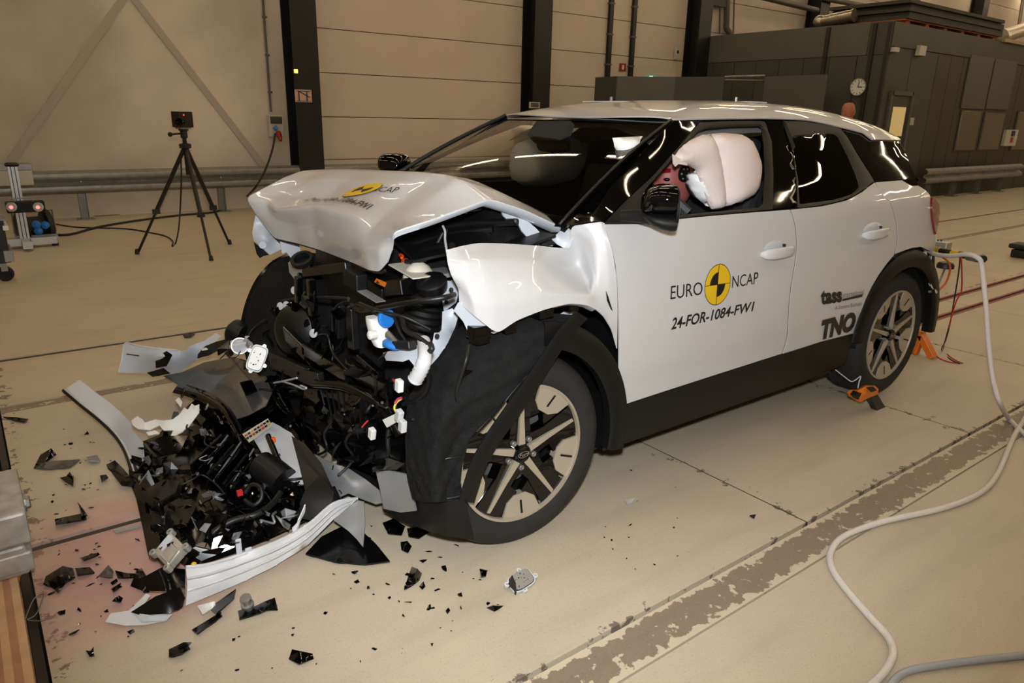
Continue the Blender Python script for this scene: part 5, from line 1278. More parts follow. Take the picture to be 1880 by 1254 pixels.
for k in range(18):
    u, v = rg1.uniform(480, 740), rg1.uniform(560, 860); pts = []
    for j in range(5): pts.append((u, v, .40+rg1.uniform(-.03, .09))); u += rg1.uniform(-28, 28); v += rg1.uniform(-4, 34)
    wire(pts, rg1.uniform(.0025, .006), rg1.choice(['cable', 'cable', 'cable', 'shiny']), name='loose_wire')
wire([(503, 703, .56), (520, 700, .56), (545, 694, .56)], .004, 'ghose', name='cable_tie'); wire([(518, 700, .56), (540, 707, .56), (556, 714, .56), (562, 712, .56), (552, 708, .56)], .004, 'ghose', name='cable_tie')
sheet('connector_tag', [(702, 771, .46), (725, 760, .45), (732, 772, .45), (710, 785, .46)], MT['whitep'], car, ax='x', step=12, thick=.006)
for (u, v, m) in [(733, 763, 'clearish'), (739, 782, 'clearish'), (683, 796, 'whitep'), (733, 708, 'whitep')]: MB().box(P(u, v, 'x', .47), (.02, .025, .04), Matrix.Rotation(rg1.uniform(-.5, .5), 3, 'X')).build('connector', MT[m], car, bevel=.003)
# ---- crash dummy on the driver's seat
MT['skin'] = mat('dummy_skin', (168, 92, 84), .5); MT['dblue'] = mat('dummy_neck_blue', (48, 62, 150), .6); MT['dshirt'] = mat('dummy_shirt_blue', (50, 130, 200), .8)
dm = empty('crash_dummy', (-1.35, .37, .70), 'crash test dummy with reddish head and blue clothing in the driver seat', 'dummy')
hc = V3(1236, 333, .40)
MB().lathe([(0, .125), (.05, .118), (.085, .09), (.10, .04), (.10, -.01), (.09, -.06), (.07, -.10), (.04, -.118), (0, -.12)], hc, (0.05, 0, 1), 22).build('head', MT['skin'], dm, smooth=180)
hd = bpy.data.objects['head']; hd.scale = (1.12, .82, 1.0)
MB().ball(hc+np.array([.115, 0, -.02]), (.025, .018, .03)).build('nose', MT['skin'], dm, smooth=180)
MB().ball(hc+np.array([.10, 0, -.065]), (.02, .035, .012)).build('mouth', MT['skin'], dm, smooth=180)
for s_ in (-1, 1):
    MB().ball(hc+np.array([.09, s_*.035, .015]), (.016, .02, .01)).build('eye', MT['ink'], dm, smooth=180)
    ec = V3(1255, 319, .49) if s_ > 0 else hc+np.array([-.01, -.09, .01])
    er = MB().lathe([(.038, 0), (.038, .008), (0, .009)], ec, (0, s_, 0), 20).build('ear_disc', MT['alu' if 0 else 'ink'], dm)
    for k in range(6):
        a = k*math.pi/3; MB().ball(ec+np.array([math.cos(a)*.025, s_*.010, math.sin(a)*.025]), .005, 8, 5).build('disc_screw', MT['alu'], er)
MB().box(V3(1224, 313, .475), (.05, .006, .016)).build('red_tape', MT['red'], dm)
MB().tube([hc+np.array([-.02, 0, -.10]), hc+np.array([-.04, 0, -.22])], [.055, .06], 16).build('neck', MT['dblue'], dm, smooth=60)
tz = hc[2]-.24
loft('torso', [((-1.36, .37, .72), (.13, 0, 0), (0, .17, 0), .9), ((-1.36, .37, .90), (.12, 0, 0), (0, .17, 0), .9), ((hc[0]-.09, .37, tz-.06), (.12, 0, 0), (0, .21, 0), .85), ((hc[0]-.06, .37, tz), (.09, 0, 0), (0, .20, 0), .8), ((hc[0]-.05, .37, tz+.04), (.05, 0, 0), (0, .07, 0), .9)], 'dshirt', dm)
for s_ in (-1, 1):
    sh_ = np.array([hc[0]-.08, .37+s_*.21, tz-.05])
    MB().tube([sh_, sh_+np.array([.05, s_*.03, -.25]), np.array([-1.02, .37+s_*.17, .90])], [.06, .05, .035], 10).build('arm', MT['dshirt'], dm, smooth=60)
    MB().tube([(-1.36, .37+s_*.10, .74), (-.95, .37+s_*.13, .80), (-.80, .37+s_*.13, .46)], [.085, .07, .05], 10).build('leg', MT['dshirt'], dm, smooth=60)
    MB().ball((-1.0, .37+s_*.17, .91), (.05, .03, .04)).build('hand', MT['skin'], dm, smooth=60)
MB().tube([V3(1262, 392, .55), V3(1240, 372, .50), V3(1225, 365, .45)], .03, 8, flat=.2).build('seat_belt', MT['cable'], dm)
# ================================================================== FALLEN BUMPER AND DEBRIS
bumper = empty('bumper_cover', (.85, -.4, 0), 'torn white front bumper cover lying on the floor with its dark inside up', 'bumper')
def zs(name, pts, m, par=None, ax='z', step=14, thick=.004, ctrl=(), smooth=50):
    return sheet(name, pts, MT[m], par or bumper, ax=ax, ctrl=ctrl, step=step, thick=thick, smooth=smooth)
# crumpled dark tray
rg2 = random.Random(5)
tray = [(238, 850, .05), (262, 810, .09), (300, 795, .10), (345, 745, .12), (392, 705, .14), (440, 690, .16), (480, 700, .18), (520, 760, .15), (560, 800, .14), (600, 860, .13), (625, 915, .14), (560, 955, .08), (500, 985, .05), (430, 1015, .04), (345, 1042, .04), (300, 1010, .03), (262, 940, .03)]
ct = [(u, v, .06+rg2.uniform(-.03, .06)) for u, v in [(300, 880), (350, 820), (400, 780), (450, 740), (330, 950), (390, 900), (440, 850), (500, 800), (420, 960), (480, 920), (540, 870), (560, 920)]]
zs('inner_tray', tray, 'shiny', ctrl=ct, step=15, smooth=25)
# left arm, white inside, black outer rim
arm = zs('bumper_wing', [(118, 716, .20), (132, 706, .22), (146, 697, .24), (170, 716, .21), (200, 738, .18), (222, 757, .16), (240, 776, .15), (243, 792, .14), (262, 812, .12), (264, 845, .10), (283, 890, .08), (290, 925, .07), (302, 960, .05), (312, 985, .05), (300, 998, .03), (284, 972, .02), (268, 930, .02), (255, 895, .03), (246, 862, .04), (233, 825, .06), (214, 797, .09), (186, 770, .13), (150, 742, .17)], 'greyin', step=11)
rim = [(118, 717, .20), (150, 744, .165), (186, 773, .12), (213, 800, .085), (231, 828, .055), (244, 864, .035), (254, 898, .025), (267, 934, .015), (284, 976, .012)]
MB().tube(cr([P(u, v, 'z', d) for u, v, d in rim], 5), .012, 8).build('rubber_rim', MT['black'], bumper, smooth=60)
MB().tube(cr([P(u+1, v-3, 'z', d+.012) for u, v, d in rim], 5), .005, 6).build('wing_edge', MT['paint'], bumper, smooth=60)
# far arm
zs('bumper_wing', [(230, 630, .30), (250, 634, .30), (289, 640, .30), (291, 636, .30), (297, 638, .30), (300, 642, .30), (326, 642, .30), (333, 646, .29), (342, 644, .29), (349, 635, .30), (375, 626, .31), (396, 611, .32), (408, 617, .31), (392, 630, .29), (380, 645, .25), (360, 662, .20), (335, 680, .15), (320, 688, .12), (288, 687, .12), (255, 685, .13), (218, 684, .15), (224, 660, .22)], 'greyin', step=11)
MB().tube(cr([P(u, v, 'z', d) for u, v, d in [(218, 684, .15), (224, 660, .22), (230, 630, .30), (250, 634, .30), (289, 640, .30), (326, 643, .30)]], 4), .005, 6).build('wing_edge', MT['paint'], bumper, smooth=60)
wire([(232, 650, .26), (270, 655, .24), (330, 660, .21), (380, 648, .24)], .003, 'cable', 'z', 'wing_crease', bumper)
# smoky clear panel in the middle
MT['smoke'] = mat('smoky_plastic', (74, 74, 74), .25, vary=.25, vscale=8, coat=.5)
zs('smoked_panel', [(300, 690, .13), (335, 683, .15), (375, 665, .18), (430, 655, .22), (462, 665, .24), (488, 690, .24), (500, 720, .22), (488, 745, .19), (455, 762, .16), (430, 770, .14), (415, 750, .15), (380, 730, .14), (340, 715, .12)], 'smoke', step=14, ctrl=[(420, 700, .20)])
zs('panel_window', [(440, 702, .245), (462, 697, .25), (472, 715, .24), (450, 724, .235)], 'gloss', step=20, thick=.01)
# dark arched rib with bright edges
rb = [(322, 712, .15), (352, 720, .16), (382, 732, .17), (410, 752, .17), (428, 778, .16), (442, 805, .15), (456, 830, .13), (468, 858, .11)]
gr = [[P(u-6, v+9, 'z', d-.01), P(u, v, 'z', d+.015), P(u+7, v-9, 'z', d)] for u, v, d in rb]; gb = MB().grid(crgrid(gr, 3, 5)); gb.f = orient(gb.v, gb.f, CAM); gb.build('arched_rib', MT['gloss'], bumper, smooth=60, solid=.004)
rb2 = [(505, 705, .22), (520, 735, .20), (540, 770, .18), (560, 800, .17), (580, 830, .16)]
gr = [[P(u-6, v+6, 'z', d-.01), P(u, v, 'z', d+.02), P(u+7, v-7, 'z', d)] for u, v, d in rb2]; gb = MB().grid(crgrid(gr, 3, 5)); gb.f = orient(gb.v, gb.f, CAM); gb.build('arched_rib', MT['gloss'], bumper, smooth=60, solid=.004)
# louvre slats
for k in range(7):
    a = P(352+k*15, 862+k*9, 'z', .13); b_ = P(408+k*12, 806+k*9, 'z', .16); d = b_-a
    MB().box((a+b_)/2, (np.linalg.norm(d), .012, .05), Vector(d).to_track_quat('X', 'Z').to_matrix()).build('louvre_slat', MT['gloss' if k % 2 else 'shiny'], bumper, bevel=.003)
for k in range(4):
    MB().tube([P(362+k*30, 872+k*12, 'z', .13), P(418+k*24, 800+k*12, 'z', .17)], .004, 6).build('louvre_rod', MT['silver'], bumper)
# white broken bracket
zs('white_bracket', [(241, 772, .17), (252, 764, .18), (262, 770, .18), (266, 776, .18), (285, 770, .18), (300, 772, .19), (317, 770, .20), (330, 760, .21), (338, 748, .22), (345, 752, .22), (352, 741, .23), (358, 745, .23), (366, 742, .23), (366, 757, .21), (352, 776, .18), (335, 792, .16), (312, 803, .15), (318, 790, .16), (300, 790, .16), (292, 780, .17), (275, 789, .16), (252, 787, .16), (243, 780, .16)], 'whitep', step=9, smooth=20, thick=.006)
zs('white_bracket', [(268, 793, .15), (285, 790, .155), (293, 795, .15), (272, 799, .145)], 'whitep', step=9)
zs('white_bracket', [(322, 735, .24), (328, 729, .25), (335, 738, .24), (332, 748, .235)], 'whitep', step=9)
# near white wing of the bumper (stands on its edge)
wingo = [(341, 1041, .55), (383, 1037, .55), (440, 1020, .55), (513, 993, .54), (567, 963, .53), (613, 925, .52), (640, 913, .51), (656, 916, .51), (640, 932, .515), (613, 953, .52), (567, 999, .545), (555, 1008, .55), (498, 1043, .565), (433, 1074, .58), (383, 1095, .585), (341, 1112, .585), (344, 1075, .575)]
wing = sheet('bumper_wing', wingo, MT['paint'], bumper, ax='y', ctrl=[(400, 1062, .585), (480, 1028, .575), (560, 983, .555), (350, 1078, .578)], step=11, thick=.004)
for lo in (.30, .62):
    q = [np.array(a)*(1-lo)+np.array(b_)*lo for a, b_ in [((344, 1041), (344, 1111)), ((383, 1037), (383, 1095)), ((440, 1020), (436, 1073)), ((513, 993), (500, 1042)), ((567, 963), (560, 1004)), ((613, 925), (613, 952)), ((648, 914), (640, 930))]]
    MB().tube(cr([P(u, v, 'y', y) for (u, v), y in zip(q, [.582, .587, .587, .58, .562, .53, .516])], 5), .0045, 6).build('wing_ridge', MT['paint'], wing, smooth=60)
MB().tube(cr([P(u, v, 'y', y) for u, v, y in [(341, 1041, .552), (383, 1036, .552), (440, 1019, .552), (513, 992, .542), (567, 962, .532), (613, 924, .522), (656, 915, .512)]], 5), .006, 6).build('wing_edge', MT['paint'], wing, smooth=60)
for (u0, v0, u1, v1) in [(432, 992, 446, 1020), (450, 1008, 464, 1018), (350, 1049, 360, 1054), (418, 1030, 432, 1036)]:
    a, b_ = P(u0, v0, 'y', .555), P(u1, v1, 'y', .555); MB().span(a-np.array([0, .006, 0]), b_).build('wing_tab', MT['paint_in'], wing, bevel=.003)
zs('inner_lining', [(560, 900, .20), (585, 875, .22), (597, 880, .22), (612, 905, .20), (610, 922, .17), (570, 955, .12), (540, 950, .12)], 'trim', step=12)
# white lower corner
zs('bumper_tip', [(193, 1142, .015), (203, 1126, .03), (237, 1121, .04), (252, 1106, .06), (268, 1090, .08), (275, 1092, .08), (262, 1112, .06), (249, 1124, .04), (285, 1128, .04), (316, 1128, .04), (305, 1140, .02), (270, 1147, .01), (230, 1149, .01)], 'paint', step=9)
zs('corner_lining', [(240, 1124, .05), (285, 1095, .09), (330, 1078, .11), (340, 1098, .08), (335, 1115, .05), (312, 1126, .045), (260, 1130, .045)], 'shiny', step=10)
zs('corner_panel', [(243, 1124, .045), (280, 1131, .05), (312, 1129, .05), (300, 1140, .03), (260, 1142, .03)], 'greyin', step=10)
# grey mounting plate, sticker, motor
zs('mount_plate', [(462, 800, .20), (500, 775, .22), (535, 795, .22), (560, 830, .21), (575, 865, .20), (555, 890, .17), (525, 880, .17), (500, 850, .18), (480, 830, .19)], 'greyin', step=12)
zs('mount_shroud', [(535, 800, .225), (560, 815, .225), (590, 850, .215), (612, 900, .20), (590, 925, .16), (560, 900, .17), (548, 850, .20)], 'black', step=12)
stk = zs('warning_label', [(445, 797, .225), (492, 768, .24), (500, 782, .235), (457, 812, .22)], 'cream', step=30, thick=.002)
for k in range(8):
    t = (k+.5)/8
    for r_ in (0, 1):
        c = np.array([450, 803])*(1-t)+np.array([495, 774])*t+np.array([3, 5])*(r_-.4); col = ['wred', 'ink', 'wy', 'ink', 'ink', 'wred', 'ink', 'ink'][(k+r_*3) % 8]
        dv_ = np.array([2.2, -1.5]); nv_ = np.array([1.0, 1.6])
        MB().poly([P(*(c-dv_-nv_), 'z', .242+.014*t-.01), P(*(c+dv_-nv_), 'z', .242+.014*t-.01), P(*(c+dv_+nv_), 'z', .242+.014*t-.01), P(*(c-dv_+nv_), 'z', .242+.014*t-.01)]).build('label_mark', MT[col], stk)
a, b_ = P(478, 852, 'z', .20), P(522, 886, 'z', .16)
MB().tube([a, a+(b_-a)*.3, a+(b_-a)*.32, b_], [.055, .055, .062, .06], 20).build('fan_motor', MT['black'], bumper, smooth=40)
MB().box(P(499, 808, 'z', .24), (.03, .02, .02)).build('orange_clip', MT['orange2'], bumper, bevel=.004)
MB().tube([P(492, 800, 'z', .245), P(512, 848, 'z', .22)], .012, 8).build('guide_rod', MT['shiny'], bumper, smooth=60)
MB().box(P(440, 905, 'z', .17), (.02, .015, .02)).build('red_plug', MT['wred'], bumper)
MB().ball(P(356, 1037, 'z', .06), .010, 10, 6).build('yellow_dot', MT['yellow'], bumper)
wire([(372, 1000, .10), (395, 975, .14), (430, 955, .16), (470, 945, .17), (500, 925, .17), (515, 905, .18)], .012, 'cable', 'z', 'harness', bumper)
wire([(450, 905, .19), (462, 890, .22), (478, 895, .22), (480, 915, .19), (465, 928, .17), (450, 918, .17)], .008, 'cable', 'z', 'harness', bumper)
# broken lamp electronics near the wing
for k, (u, v) in enumerate([(520, 960), (535, 950), (545, 965), (528, 945), (552, 945)]):
    shard(rg2, P(u, v, 'z', .13), .05, ['alu', 'silver', 'clearish', 'silver', 'whitep'][k], 'lamp_fragment', bumper)
# black broken pieces piled in the bumper
PILE = [(245, 830), (300, 800), (330, 720), (392, 712), (440, 770), (470, 700), (520, 770), (560, 850), (590, 900), (540, 950), (470, 985), (400, 1010), (330, 1020), (290, 985), (262, 920)]
cnt = 0
while cnt < 130:
    u, v = rg2.uniform(240, 610), rg2.uniform(700, 1030)
    if not inpoly((u, v), PILE): continue
    z = rg2.uniform(.08, .17)
    if abs(u-470) < 45 and 760 < v < 830: continue
    shard(rg2, P(u, v, 'z', z), rg2.uniform(.02, .07), rg2.choice(['shiny', 'gloss', 'black', 'shiny', 'gloss', 'shiny']), rg2.choice(['broken_trim', 'broken_grille', 'torn_bracket']), bumper); cnt += 1
cnt = 0
while cnt < 110:
    u, v = rg2.uniform(240, 610), rg2.uniform(700, 1030)
    if not inpoly((u, v), PILE) or (abs(u-470) < 45 and 760 < v < 830): continue
    shard(rg2, P(u, v, 'z', rg2.uniform(.15, .19)), rg2.uniform(.010, .03), rg2.choice(['shiny', 'gloss', 'gloss', 'shiny', 'silver', 'smoke']), 'broken_bit', bumper); cnt += 1
for k in range(16):
    u, v = rg2.uniform(330, 540), rg2.uniform(770, 960); pts = []
    for j in range(5): pts.append((u, v, rg2.uniform(.14, .20))); u += rg2.uniform(-26, 26); v += rg2.uniform(-14, 20)
    wire(pts, rg2.uniform(.002, .005), rg2.choice(['cable', 'cable', 'shiny', 'silver']), 'z', 'loose_wire', bumper)
# larger sheets hanging off the left of the pile
for pts, m in [([(236, 862, .05), (262, 870, .08), (282, 900, .08), (292, 935, .07), (270, 945, .03), (250, 915, .02), (238, 885, .02)], 'shiny'), ([(255, 905, .09), (300, 880, .13), (330, 884, .14), (322, 905, .12), (285, 925, .09), (262, 925, .07)], 'black'), ([(250, 915, .06), (275, 935, .07), (292, 985, .06), (300, 1030, .05), (272, 1020, .02), (262, 970, .02)], 'shiny'),
               ([(300, 930, .12), (345, 905, .14), (360, 930, .14), (345, 960, .12), (310, 965, .10)], 'black'), ([(262, 815, .13), (300, 800, .16), (345, 800, .16), (330, 830, .13), (285, 840, .11)], 'shiny'), ([(345, 1010, .10), (400, 985, .12), (445, 975, .12), (430, 1005, .08), (370, 1030, .06)], 'shiny'),
               ([(262, 1060, .10), (300, 1040, .13), (340, 1045, .10), (340, 1090, .06), (300, 1085, .08), (270, 1085, .06)], 'shiny'), ([(285, 655, .25), (305, 645, .30), (316, 652, .28), (305, 672, .22), (286, 675, .20)], 'gloss'), ([(365, 640, .27), (395, 628, .30), (425, 620, .30), (420, 632, .28), (385, 652, .24), (362, 658, .22)], 'trim'), ([(270, 685, .16), (300, 676, .18), (312, 686, .15), (280, 692, .13)], 'shiny')]:
    zs('torn_lining', pts, m, step=11, smooth=30)
MB().box(P(375, 641, 'z', .285), (.03, .03, .004)).build('paper_tag', MT['whitep'], bumper)
# ---- separate fallen parts
def flat(name, pts, z, m, label, cat, thick=.006, step=12, group=None, lift=0.03, par=None):
    """loose piece on the floor, slightly warped"""
    r_ = random.Random(hash(name+str(pts[0])) % 999); cu, cv = np.mean([p[0] for p in pts]), np.mean([p[1] for p in pts])
    out = [(u, v, z+.004+thick+(lift*r_.random() if i % 2 else 0)) for i, (u, v) in enumerate(pts)]
    o = sheet(name, out, MT[m], None, ax='z', ctrl=[(cu, cv, z+thick+lift*.6)], step=step, thick=thick, smooth=35)
    return tag(o, label, cat, group)
zt_ = lambda o, l, c: tag(o, l, c)
o = sheet('splitter_panel', [(561, 1016, .02), (590, 985, .03), (632, 964, .05), (665, 975, .03), (690, 998, .02), (716, 1030, .012), (670, 1036, .012), (613, 1031, .012)], MT['shiny'], None, ax='z', step=12, thick=.006); tag(o, 'black triangular splitter panel lying on the floor under the silver shard', 'panel')
o = sheet('silver_shard', [(612, 955, .10), (640, 930, .16), (657, 919, .18), (668, 921, .18), (670, 960, .10), (666, 1004, .045), (655, 990, .05), (640, 975, .07)], MT['silver'], None, ax='z', step=10, thick=.004); tag(o, 'pointed silver plastic shard standing on the black splitter panel', 'shard')
o = sheet('skid_plate', [(577, 834, .20), (607, 849, .20), (640, 860, .19), (671, 880, .17), (700, 903, .15), (706, 922, .12), (690, 926, .11), (668, 918, .11), (640, 906, .12), (620, 914, .10), (606, 885, .13), (592, 856, .17)], MT['silver'], None, ax='z', ctrl=[(640, 884, .165), (610, 875, .155)], step=11, thick=.005); tag(o, 'long silver skid plate curving between the fallen bumper and the wheel', 'skid plate')
# finned control unit
ec = empty('control_unit', tuple(P(310, 1040, 'z', .0)), 'silver finned control unit on top of the broken bumper parts', 'control unit')
q = [P(312, 976, 'z', .20), P(340, 1003, 'z', .19), P(306, 1041, 'z', .15), P(280, 1014, 'z', .16)]
nv = np.cross(q[1]-q[0], q[3]-q[0]); nv /= np.linalg.norm(nv); nv = nv if nv[2] > 0 else -nv
MB().poly(q, -nv*.03).build('case', MT['alu'], ec, bevel=.004)
for k in range(8):
    t = .32+k*.075; a = q[0]*(1-t)+q[3]*t+(q[1]-q[0])*.42; b_ = q[0]*(1-t)+q[3]*t+(q[1]-q[0])*.92
    MB().tube([a+nv*.003, b_+nv*.003], .005, 6).build('fin', MT['alu'], ec)
for a in q: MB().lathe([(.012, -.02), (.012, .002), (.005, .003), (.005, -.01)], a, nv, 10).build('lug', MT['alu'], ec)
MB().poly([q[0]*.9+q[3]*.1+(q[1]-q[0])*.06+nv*.002, q[0]*.9+q[3]*.1+(q[1]-q[0])*.36+nv*.002, q[0]*.3+q[3]*.7+(q[1]-q[0])*.36+nv*.002, q[0]*.3+q[3]*.7+(q[1]-q[0])*.06+nv*.002]).build('type_plate', MT['greyin'], ec)
# white lamp control box with rubber seal
def roundbox(name, cu, cv, ax, d, hw, hh, rot, label, faces, rootz=None, tiltv=None):
    c = P(cu, cv, ax, d); n = Vector(CAM-c).normalized() if tiltv is None else Vector(tiltv).normalized()
    e1 = n.cross(Vector((0, 0, 1))).normalized() if abs(n.z) < .95 else Vector((1, 0, 0)); e2 = n.cross(e1)
    e1, e2 = e1*math.cos(rot)+e2*math.sin(rot), e2*math.cos(rot)-e1*math.sin(rot)
    t = empty(name, tuple(c), label, 'lamp module')
    def rr(a, b_, r, z0):
        pts = []
        for k in range(28):
            an = 2*math.pi*k/28; cx, sx = math.cos(an), math.sin(an)
            pts.append(Vector(c)+e1*(math.copysign(abs(cx)**.45, cx)*a)+e2*(math.copysign(abs(sx)**.45, sx)*b_)+n*z0)
        return pts
    MB().poly(rr(hw, hh, 0, -.012), n*.016).build('case', MT[faces[0]], t, bevel=.003)
    MB().poly(rr(hw*.88, hh*.90, 0, .004), n*.004).build('seal', MT['cable'], t)
    MB().poly(rr(hw*.82, hh*.86, 0, .006), n*.005).build('cover', MT[faces[1]], t)
    for sx, sy in ((-1, .35), (1, -.4), (.2, 1.02), (-.3, -1.02)):
        MB().lathe([(.009, -.01), (.009, .004), (.004, .004), (.004, -.006)], Vector(c)+e1*(hw*1.1*sx if abs(sx) == 1 else hw*sx)+e2*(hh*sy), n, 10).build('screw_lug', MT[faces[0]], t)
    return t, c, n, e1, e2
t, c, n, e1, e2 = roundbox('lamp_module', 472, 658, 'x', .56, .036, .058, -.42, 'white rounded lamp module with dark seal at the front of the crushed nose', ('clearish', 'whitep'))
for k in range(9): MB().ball(Vector(c)+e1*rg2.uniform(-.02, .02)+e2*rg2.uniform(-.03, .03)+n*.011, rg2.uniform(.0015, .004), 6, 4).build('dirt_speck', MT['cable'], t)
t, c, n, e1, e2 = roundbox('lamp_module', 957, 1066, 'z', .03, .047, .032, .35, 'silver and black lamp module lying alone on the floor in front of the wheel', ('clearish', 'alu'), tiltv=(.15, .45, .9))
for k in range(14): MB().ball(Vector(c)+e1*rg2.uniform(-.03, .03)+e2*rg2.uniform(-.02, .02)+n*.011, rg2.uniform(.001, .003), 6, 4).build('dirt_speck', MT['cable'], t)
MB().poly([Vector(c)+e1*.02-e2*.03+n*.012, Vector(c)+e1*.048-e2*.012+n*.012, Vector(c)+e1*.044+e2*.03+n*.012, Vector(c)+e1*.026+e2*.0+n*.012], n*-.02).build('black_corner', MT['cable'], t)
# bright lamp reflector catching the flash
MT['chrome'] = mat('lamp_chrome', (240, 240, 240), .28, metal=1.)
lr = empty('lamp_reflector', tuple(P(438, 650, 'x', .52)), 'shiny chrome headlamp reflector with torn metal at the end of the fallen bumper', 'reflector')
c = P(440, 635, 'x', .52); nn = Vector(FLASH_POS-c).normalized(); r1 = nn.orthogonal().normalized(); r2 = nn.cross(r1)
MB().lathe([(0, -.02), (.02, -.016), (.034, -.004), (.038, .004), (.04, .0)], c, nn, 18, cap=False).build('bowl', MT['chrome'], lr, smooth=180)
MB().box(Vector(c)-nn*.03, (.07, .07, .05)).build('housing', MT['clearish'], lr, bevel=.006)
for k in range(5): shard(rg2, P(452+k*3, 622+k*6, 'x', .50), .03, ['alu', 'clearish', 'silver', 'alu', 'clearish'][k], 'torn_metal', lr)
for k in range(6): shard(rg2, P(410+k*12, 640+k*7, 'x', .56), .05, 'shiny', 'torn_trim', lr)
# ---- named loose pieces on the floor
LOOSE = [
 ([(74, 835), (94, 823), (104, 835), (82, 849), (62, 859)], 'gloss', 'large black hooked plastic shard on the floor at the left, by a clear sheet', .03),
 ([(64, 859), (84, 847), (147, 843), (128, 857), (92, 861)], 'smoke', 'thin smoky clear plastic sheet on the floor at the left', .005),
 ([(110, 877), (122, 874), (128, 866), (133, 874), (136, 873), (134, 892), (120, 885)], 'gloss', 'black star shaped plastic shard on the floor left of the bumper', .02),
 ([(183, 873), (195, 871), (199, 877), (187, 884)], 'shiny', 'small rounded black shard between the star shard and the bumper', .02),
 ([(159, 839), (179, 835), (185, 847), (161, 845)], 'silver', 'broken clip with a bright edge on the floor left of the bumper', .02),
 ([(100, 953), (157, 941), (159, 953), (102, 961)], 'gloss', 'straight black trim strip on the floor beside the dark track rail', .02),
 ([(142, 921), (147, 927), (161, 946), (152, 946)], 'gloss', 'thin black splinter pointing at the straight trim strip', .02),
 ([(195, 853), (211, 845), (228, 862), (245, 883), (247, 895), (223, 891), (208, 872)], 'shiny', 'long black blade shard lying against the left wing of the bumper', .05),
 ([(84, 1058), (115, 1039), (134, 1043), (138, 1058), (120, 1072), (107, 1087), (94, 1078), (80, 1070)], 'shiny', 'bulky torn black bracket on the pink spill near the barrier', .05),
 ([(138, 1043), (165, 1041), (174, 1051), (142, 1055)], 'shiny', 'short toothed black arm beside the torn bracket on the pink spill', .02),
 ([(147, 1024), (180, 1014), (184, 1018), (153, 1028)], 'gloss', 'narrow black splinter at the top of the pink spill', .02),
 ([(180, 1058), (199, 1037), (209, 1049), (207, 1058)], 'smoke', 'brownish triangular shard in the middle of the pink spill', .03),
 ([(211, 1047), (232, 1052), (249, 1053), (251, 1058), (216, 1061)], 'gloss', 'forked black splinter right of the brownish triangle on the pink spill', .02),
 ([(203, 1081), (222, 1070), (220, 1079), (207, 1085)], 'gloss', 'leaf shaped black shard below the brownish triangle', .02),
 ([(205, 1104), (218, 1093), (226, 1098), (222, 1106)], 'gloss', 'black wedge shard above the white bumper tip', .03),
 ([(239, 1076), (251, 1047), (260, 1043), (268, 1056), (283, 1062), (268, 1087)], 'shiny', 'jagged black bracket touching the corner of the bumper', .06),
 ([(157, 1194), (166, 1195), (172, 1187), (172, 1204), (165, 1206)], 'gloss', 'small black forked shard on the floor near the bottom left', .02),
 ([(310, 1192), (337, 1179), (352, 1179), (346, 1186), (350, 1192), (333, 1200), (310, 1206)], 'shiny', 'crumpled black bracket piece on the floor near the bottom edge', .03),
 ([(536, 1192), (574, 1200), (576, 1210), (548, 1219), (530, 1210)], 'gloss', 'glossy black block shard with a pale edge at the bottom of the picture', .03),
 ([(352, 1156), (406, 1123), (408, 1131), (362, 1163)], 'shiny', 'long dark strip lying in front of the white bumper wing', .01),
 ([(383, 1116), (433, 1081), (430, 1098), (397, 1126)], 'shiny', 'dark folded strip sticking out from under the white bumper wing', .02),
 ([(362, 1112), (394, 1104), (397, 1114), (371, 1126)], 'whitep', 'small white plastic block beside the dark strips', .03),
 ([(437, 1121), (470, 1112), (486, 1104), (502, 1098), (509, 1121), (490, 1120), (467, 1129), (440, 1136)], 'shiny', 'black angular bracket on the floor in front of the bumper wing', .04),
 ([(702, 960), (722, 952), (744, 966), (738, 982), (712, 980)], 'gloss', 'round broken black ring piece under the silver skid trim', .03),
 ([(747, 970), (770, 967), (788, 977), (770, 988), (750, 985)], 'gloss', 'broken glossy black panel piece next to the tyre front', .03),
 ([(735, 995), (748, 993), (756, 1003), (750, 1014), (737, 1010)], 'gloss', 'curled black shard on the floor left of the tyre', .03),
 ([(742, 1082), (748, 1062), (756, 1040), (766, 1044), (775, 1053), (770, 1066), (755, 1077)], 'gloss', 'large curved glossy black shard on the floor in front of the wheel', .05),
 ([(880, 1044), (893, 1047), (892, 1057), (884, 1058)], 'gloss', 'small black shard right of the curved shard', .02),
 ([(893, 1116), (905, 1112), (925, 1112), (915, 1119), (908, 1123)], 'gloss', 'flat black two pronged splinter below the silver lamp module', .02),
 ([(1147, 918), (1166, 914), (1160, 922), (1152, 925)], 'clearish', 'small clear plastic chip on the floor right of the front tyre', .01),
 ([(1376, 946), (1388, 944), (1385, 951)], 'gloss', 'tiny dark clip near the worn floor joint', .01),
 ([(268, 629), (276, 622), (352, 612), (345, 622)], 'shiny', 'dark torn strip beyond the fallen bumper', .02) if 0 else
 ([(335, 614), (348, 611), (358, 613), (350, 618), (338, 619)], 'shiny', 'dark torn scrap on the floor rail beyond the fallen bumper', .02),
 ([(6, 765), (30, 766), (52, 769), (45, 774), (28, 772)], 'shiny', 'thin dark stick on the floor at the far left', .01),
 ([(541, 975), (600, 955), (556, 985)], 'silver', '', .01)][:-1]
for pts, m, lab, lift in LOOSE:
    flat('plastic_shard', pts, 0, m, lab, 'shard', .005, 8, None, lift)
o = MB().lathe([(.012, 0), (.012, .02), (.02, .022), (.02, .03), (.012, .032), (.012, .05), (.017, .052), (.017, .062), (0, .064)], P(457, 1118, 'z', .008), (.2, .3, 1), 14).build('ball_stud', MT['steel'], smooth=40); tag(o, 'small chrome ball stud standing on the black angular bracket', 'stud')
